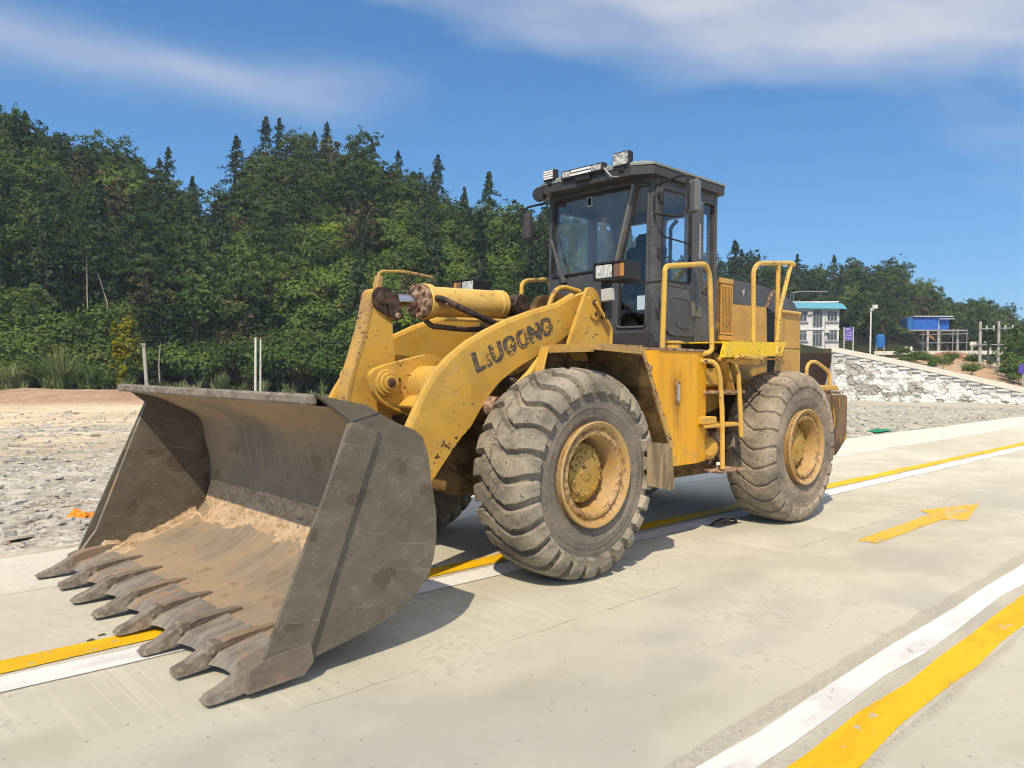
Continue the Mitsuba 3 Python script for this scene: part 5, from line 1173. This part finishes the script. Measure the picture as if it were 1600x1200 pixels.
SS = np.linspace(0, wl, 40); V = []
for s in SS: V += [wp(s, 0, -.3), wp(s, 0, wtop(s) - .18), wp(s, -.7, wtop(s) - .18), wp(s, -.7, -.3)]
F = []
for i_ in range(39):
    for c_ in range(4):
        q = (i_ * 4 + c_, i_ * 4 + (c_ + 1) % 4, (i_ + 1) * 4 + (c_ + 1) % 4, (i_ + 1) * 4 + c_); F += [(q[0], q[1], q[2]), (q[0], q[2], q[3])]
F += [(0, 1, 2), (0, 2, 3)]; add('core', TM(V, F), 'm_mortar', WK)
V = []
for s in SS: V += [wp(s, .16, wtop(s) - .30), wp(s, .16, wtop(s) + .03), wp(s, -.75, wtop(s) + .05), wp(s, -.75, wtop(s) - .25)]
F = []
for i_ in range(39):
    for c_ in range(4):
        q = (i_ * 4 + c_, i_ * 4 + (c_ + 1) % 4, (i_ + 1) * 4 + (c_ + 1) % 4, (i_ + 1) * 4 + c_); F += [(q[0], q[1], q[2]), (q[0], q[2], q[3])]
F += [(0, 1, 2), (0, 2, 3)]; add('coping', TM(V, F), 'm_coping', WK)
rw = np.random.default_rng(61); st_ = []
from scipy.spatial import Voronoi
gs, gzz = np.meshgrid(np.arange(-.4, wl + .4, .34), np.arange(-.3, 3.6, .215)); gs = gs + .17 * (np.arange(len(gs)) % 2)[:, None]
pv = np.stack([gs.ravel() + rw.normal(0, .085, gs.size), gzz.ravel() + rw.normal(0, .05, gs.size)], 1); vo = Voronoi(pv * [1, 1.35])
for i_, rg_ in enumerate(vo.point_region):
    ids = vo.regions[rg_]
    if -1 in ids or len(ids) < 3: continue
    poly = vo.vertices[ids] / [1, 1.35]; c0 = poly.mean(0); st_top = wtop(min(max(math.floor(c0[0] / .75) * .75 + .75, 0), wl)) - .42
    if poly[:, 0].min() < 0 or poly[:, 0].max() > wl or poly[:, 1].max() > st_top + .06 or rw.uniform() < .012: continue
    o = rw.uniform(.03, .15); q1 = c0 + (poly - c0) * .97; q2 = c0 + (poly - c0) * rw.uniform(.62, .86) + rw.normal(0, .015, poly.shape)
    st_.append(hull([wp(a_, -.02, b_) for a_, b_ in q1] + [wp(a_, o * .55, b_) for a_, b_ in c0 + (poly - c0) * .93] + [wp(a_, o + rw.normal(0, .012), b_) for a_, b_ in q2]))
add('stone', cat_(st_), 'm_wallstone', WK, kind='stuff', label='rough whitewashed rubble stones')
for i_ in range(int(wl / .75)):
    s = (i_ + 1) * .75; add('step_block', cat_([TM([wp(s - .62, .02, wtop(s) - .40), wp(s, .02, wtop(s) - .40), wp(s, .12, wtop(s) - .40), wp(s - .62, .12, wtop(s) - .40), wp(s - .62, .02, wtop(s) - .28), wp(s, .02, wtop(s) - .28), wp(s, .12, wtop(s) - .28), wp(s - .62, .12, wtop(s) - .28)], [(0, 1, 2), (0, 2, 3), (4, 6, 5), (4, 7, 6), (3, 2, 6), (3, 6, 7), (0, 4, 5), (0, 5, 1), (1, 5, 6), (1, 6, 2), (0, 3, 7), (0, 7, 4)])]), 'm_white_wall', WK)
# dark retaining wall left of it, under the house
x, y, _z = spot(.372, 60); q_ = np.array([x, y]); e_ = np.array(spot(.43, 60)[:2]); d_ = (e_ - q_) / np.linalg.norm(e_ - q_); n_ = (P0 - q_) / np.linalg.norm(P0 - q_)
V = [(*(q_ - 8 * d_), -.3), (*(e_ + .2 * d_), -.3), (*(e_ + .2 * d_), 3.05), (*(q_ - 8 * d_), 3.05)]; V += [(v[0] - n_[0] * .8, v[1] - n_[1] * .8, v[2]) for v in V]
add('retaining_wall', TM(V, [(0, 1, 2), (0, 2, 3), (4, 6, 5), (4, 7, 6), (3, 2, 6), (3, 6, 7), (1, 5, 6), (1, 6, 2), (0, 3, 7), (0, 7, 4)]), 'm_darkwall', label='dark brown retaining wall below the white house', cat='wall')


# ---------------------------------------------------------------- house, signs, lamp, tank, shed
def frame_at(t, d, yaw=0.0):
    """origin, right, towards-viewer unit vectors of a thing standing at a bearing and distance"""
    x, y, z = spot(t, d); n = P0 - np.array([x, y]); n /= np.linalg.norm(n); c_, s_ = math.cos(yaw), math.sin(yaw); n = np.array([n[0] * c_ - n[1] * s_, n[0] * s_ + n[1] * c_]); rgt = np.array([-n[1], n[0]])
    return np.array([x, y]), rgt, n, z


def lbox(fr, x0, x1, d0, d1, z0, z1):
    o, rgt, n, _ = fr; P = [(*(o + rgt * a + n * b), c) for a in (x0, x1) for b in (d0, d1) for c in (z0, z1)]; return hull(P)


fr = frame_at(.3985, 116, .12); HK = thing('house', 'white three-storey house with a blue roof edge behind the stone wall', 'house'); zb = 3.2
x0h, x1h = -4.2, 2.35
add('wall', lbox(fr, x0h, x1h, -8, 0, zb, 10.85), 'm_house', HK)
add('base_band', lbox(fr, x0h - .02, x1h + .02, -7.9, .03, zb, 5.15), 'm_house_blue', HK)
add('roof', cat_([hull([(*(fr[0] + fr[1] * a + fr[2] * b), c) for a, b, c in ((x0h - .4, .9, 10.75), (x1h + .9, .9, 10.55), (x0h - .4, -8.3, 11.1), (x1h + .6, -8.3, 11.0), (x0h - .2, .2, 11.65), (x1h + .25, .2, 11.4), (x0h - .2, -8, 11.7), (x1h + .2, -8, 11.45))])]), 'm_blue_roof', HK)
add('parapet', lbox(fr, x0h + .1, x1h - .1, -7.6, .1, 11.5, 11.72), 'm_house', HK)
add('balcony_band', lbox(fr, x0h - .05, x1h + .05, 0, .12, 7.70, 7.95), 'm_house', HK)
for zf in (5.5, 8.15):
    for cx, w, z0, z1 in ((-2.55, 1.3, .8, 2.15), (-.45, 1.2, -.05, 2.35), (1.45, 1.25, .8, 2.15)):
        nm = 'door' if w == 1.2 else 'window'; wk = add(nm, lbox(fr, cx - w / 2, cx + w / 2, -.25, .012, zf + z0, zf + z1), 'm_pane', HK)
        bars = [lbox(fr, cx - w / 2 + q_ * w - .05, cx - w / 2 + q_ * w + .05, 0, .05, zf + z0, zf + z1) for q_ in (0, .33, .66, 1)] + [lbox(fr, cx - w / 2, cx + w / 2, 0, .045, zf + z_ - .05, zf + z_ + .05) for z_ in (z0, z0 + (z1 - z0) * .72, z1)]
        add('frame', cat_(bars), 'm_frame', wk)
        if nm == 'window': add('sill', lbox(fr, cx - w / 2 - .25, cx + w / 2 + .25, 0, .28, zf + z0 - .2, zf + z0 - .06), 'm_frame', wk)
for cx in (-2.55, -.45, 1.45): add('vent', lbox(fr, cx - .42, cx + .42, -.1, .045, 4.35, 4.75), 'm_pane', HK)
add('roof_frame', cat_([tube([(*(fr[0] + fr[1] * a), 11.5), (*(fr[0] + fr[1] * a), 12.9), (*(fr[0] + fr[1] * (a + 1.2)), 13.15), (*(fr[0] + fr[1] * (a + 4.6)), 13.0)], .045, 6) for a in (-4.1, -3.7)]), 'm_frame', HK)

add('drain_pipe', tube([(*(fr[0] + fr[1] * .55 + fr[2] * .12), 4.0), (*(fr[0] + fr[1] * .55 + fr[2] * .12), 10.6)], .06, 6), 'm_frame', HK)
for a, z_ in ((.75, 7.3), (-1.45, 9.9)): add('air_conditioner', lbox(fr, a - .3, a + .3, .02, .4, z_, z_ + .42), 'm_pole_white', HK)
fr = frame_at(.4345, 74); z0 = 3.25; SK = thing('notice_sign', 'purple notice board with white lettering on two posts above the stone wall', 'sign')
add('panel', lbox(fr, -.36, .36, -.03, .03, 4.5, 5.7), 'm_sign', SK)
for s in (-.37, .37): add('post', lbox(fr, s - .035, s + .035, -.05, .05, z0 - .6, 5.7), 'm_pole_white', SK)
rl_ = np.random.default_rng(4)
for i_, (zc, hh) in enumerate(((5.52, .15), (5.26, .07), (5.10, .07), (4.95, .07), (4.80, .07), (4.66, .07))):      # rows of small unreadable characters
    n_c = 4 if i_ == 0 else 6; gl = []
    for c_ in range(n_c):
        if rl_.uniform() < .12: continue
        xx = -.26 + .52 * (c_ + .5) / n_c; w = .40 / n_c; gl += [lbox(fr, xx - w * .4, xx + w * .4, .03, .036, zc - hh / 2, zc - hh / 2 + hh * .25), lbox(fr, xx - w * .12, xx + w * .12, .03, .037, zc - hh / 2, zc + hh / 2), lbox(fr, xx - w * .4, xx + w * .4, .03, .036, zc + hh * .1, zc + hh * .35)]
    add('lettering', cat_(gl), 'm_sign_text', SK)
fr = frame_at(.4628, 77); LK = thing('street_lamp', 'thin pale lamp post with a white floodlight head above the stone wall', 'street lamp')
add('pole', lbox(fr, -.06, .06, -.06, .06, 2.6, 7.4), 'm_pole_white', LK)
add('lamp_head', cat_([lbox(fr, -.05, .25, -.1, .12, 7.35, 7.55), hull([(*(fr[0] + fr[1] * a + fr[2] * b), c) for a in (.12, .55) for b in (-.2, .2) for c in (7.5, 7.82)])]), 'm_pole_white', LK)
fr = frame_at(.4755, 79); TK = thing('water_tank', 'small ribbed blue water tank on thin legs above the stone wall', 'water tank')
o = fr[0]; add('barrel', lathe([(0, 5.28), (.20, 5.25), (.36, 5.12), (.38, 5.05), (.38, 4.1), (.34, 4.02), (0, 4.0)], (*o, 0), 28, 'z'), 'm_tank_blue', TK, True)
for k_ in range(12): A = k_ * math.tau / 12; add('rib', tube([(o[0] + .385 * math.cos(A), o[1] + .385 * math.sin(A), 4.1), (o[0] + .385 * math.cos(A), o[1] + .385 * math.sin(A), 5.05)], .016, 6), 'm_tank_blue', TK)
for s in (-.33, .33): add('leg', lbox(fr, s - .03, s + .03, .3, .36, 2.9, 4.2), 'm_pole', TK)
fr = frame_at(.5400, 122, .35); SH = thing('blue_shed', 'bright blue sheet-metal shed raised on slender posts at right', 'shed')
add('wall', lbox(fr, -2.1, 2.4, -3, 0, 7.9, 9.65), 'm_shed_blue', SH)
add('wall', lbox(fr, -3.0, -2.1, -3, -.1, 7.95, 9.55), 'm_tank_blue', SH)
add('roof', lbox(fr, -2.3, 2.8, -3.3, .4, 9.67, 9.77), 'm_pole_white', SH)
add('roof', lbox(fr, .95, 2.9, .02, .7, 9.3, 9.38), 'm_house_blue', SH)
add('corner_trim', lbox(fr, .98, 1.12, 0, .06, 7.95, 9.33), 'm_house_blue', SH)
for k_ in range(9): add('wall_rib', lbox(fr, -2.95 + .6 * k_, -2.90 + .6 * k_, 0, .03, 7.95, 9.65), 'm_shed_blue', SH)
add('floor', lbox(fr, -2.9, 4.6, -3, .2, 7.7, 7.87), 'm_frame', SH)
for a, b in ((-.35, 0), (1.05, 0), (-.1, -2.5), (2.2, -2.5), (3.9, -1)): add('post', lbox(fr, a - .13, a + .13, b - .13, b + .13, 3.0, 7.75), 'm_pole', SH)
for zc in (4.4, 6.0, 7.2): add('scaffold_rail', cat_([tube([(*(fr[0] + fr[1] * -1.5 + fr[2] * .3), zc), (*(fr[0] + fr[1] * 4.8 + fr[2] * .3), zc + .1)], .05, 6)]), 'm_frame', SH)
for a in (2.8, 3.4, 4.6): add('scaffold_post', tube([(*(fr[0] + fr[1] * a + fr[2] * .3), 3), (*(fr[0] + fr[1] * a + fr[2] * .3), 8)], .05, 6), 'm_frame', SH)
for t, lab in ((.6045, 'left concrete utility pole at the right edge with a cross arm'), (.6285, 'right concrete utility pole at the right edge with a cross arm')):
    fr = frame_at(t, 76); UK = thing('utility_pole', lab, 'utility pole'); o = fr[0]
    add('mast', tube([(*o, .2), (*o, 6.1)], [.15, .10], 12), 'm_pole', UK, 40)
    add('cross_arm', lbox(fr, -.1, 1.0, .14, .22, 5.45, 5.53), 'm_frame', UK); add('cross_arm', lbox(fr, -.5, .5, .17, .25, 4.1, 4.18), 'm_frame', UK)
    for a in (.45, .95): add('insulator', cat_([cyl((*(o + fr[1] * a), 5.3), (*(o + fr[1] * a), 5.75), .06, 10)]), 'm_pole_white', UK)
fr = frame_at(.555, 94); BK = thing('parapet', 'low white concrete deck and parapet behind the stone wall', 'parapet')
add('deck', lbox(fr, -6.5, 6.2, -3, 0, 3.75, 4.15), 'm_coping', BK); add('upper_beam', lbox(fr, 2.6, 6.0, -1.5, -.2, 4.75, 5.1), 'm_coping', BK)
for a in (2.8, 3.6, 4.4, 5.2, 5.9): add('baluster', lbox(fr, a - .12, a + .12, -1, -.8, 4.15, 4.76), 'm_coping', BK)
for a in (-3.4, -2.9): add('bollard', lbox(fr, a - .12, a + .12, -.6, -.4, 4.15, 4.62), 'm_coping', BK)
add('culvert', lbox(fr, 1.9, 4.8, -2.8, -.05, 2.3, 3.74), 'm_pane', BK)


def bank(U_, V_):
    s = U_; t = .525 + .085 * s; d = 86 + 0 * s; c = np.stack([P0[0] + d / np.sqrt(1 + t * t) * (FH[0] + t * RH[0]), P0[1] + d / np.sqrt(1 + t * t) * (FH[1] + t * RH[1])], -1); n = c - P0; n /= np.linalg.norm(n, axis=-1, keepdims=True)
    q = np.stack([s * 12, V_ * 5, 0 * s], -1); h = (1.35 * np.sin(np.pi * np.clip(s, 0, 1)) ** .5 + .2) * V_ + .3 * (meshkit.fbm(q, 4, 6) - .5)
    return np.concatenate([c + n * (V_ * 1.8)[..., None], (2.35 + h)[..., None]], -1)


add('earth_bank', sheet(bank, 50, 12), 'm_soil', smooth=True, label='bare reddish earth bank below the white parapet', cat='earth bank')


def strip_soil(U_, V_):
    t = .43 + .30 * U_; d = 57.2 + 3.5 * V_; c = np.stack([P0[0] + d / np.sqrt(1 + t * t) * (FH[0] + t * RH[0]), P0[1] + d / np.sqrt(1 + t * t) * (FH[1] + t * RH[1])], -1)
    return np.concatenate([c, (coping(t) - .2 + .22 * V_ + .30 * (meshkit.fbm(np.stack([U_ * 40, V_ * 4, 0 * U_], -1), 3, 9) - .5))[..., None]], -1)


add('soil_strip', sheet(strip_soil, 120, 8), 'm_soil', smooth=True, kind='structure')
for t, d, sp, s, lab in ((.655, 72, 'species_mid_1', .50, 'rounded green tree at the right edge beyond the stone wall'), (.672, 68, 'species_scrub_1', 1.0, 'green shrub at the right edge beyond the stone wall'), (.640, 80, 'species_mid_0', .55, 'green tree behind the right utility pole'), (.615, 90, 'species_dark_1', .5, 'dark tree between the two utility poles')):
    x, y, z = spot(t, d); plant(key_for('roadside_tree'), sp, x, y, z - .1, s, 30, lab, 'tree')
rk = np.random.default_rng(66)
for k_ in range(34):
    t = rk.uniform(.50, .70); x, y, z = spot(t, rk.uniform(60.5, 84)); sc = rk.uniform(.18, .45)
    plant(key_for('bank_shrub'), f'species_scrub_{rk.integers(2)}', x, y, z - .05, sc, rk.uniform(0, 360), 'small green shrub on the bare bank behind the stone wall', 'shrub', 'shrubs on the bank behind the wall')
fr = frame_at(.661, 60); k = thing('road_sign', 'small round-edged violet sign at the right frame edge', 'sign'); add('panel', lbox(fr, -.25, .35, -.03, .03, 1.7, 2.3), 'm_sign', k); add('post', lbox(fr, -.04, .04, -.08, -.03, .3, 1.7), 'm_pole', k)

# ---------------------------------------------------------------- the air
scene['air'] = {'type': 'homogeneous', 'albedo': {'type': 'rgb', 'value': [0.95, 0.95, 0.96]}, 'sigma_t': {'type': 'rgb', 'value': [0.00040, 0.00048, 0.00060]}}
scene['haze'] = {'type': 'cube', 'to_world': T().translate([-50.0, -50.0, 28.0]).scale([1700.0, 1700.0, 31.0]), 'bsdf': {'type': 'null'}, 'interior': {'type': 'ref', 'id': 'air'}}
scene['camera']['medium'] = {'type': 'ref', 'id': 'air'}
labels['haze'] = {'kind': 'stuff', 'label': 'thin bluish haze in the air over the valley', 'category': 'haze'}
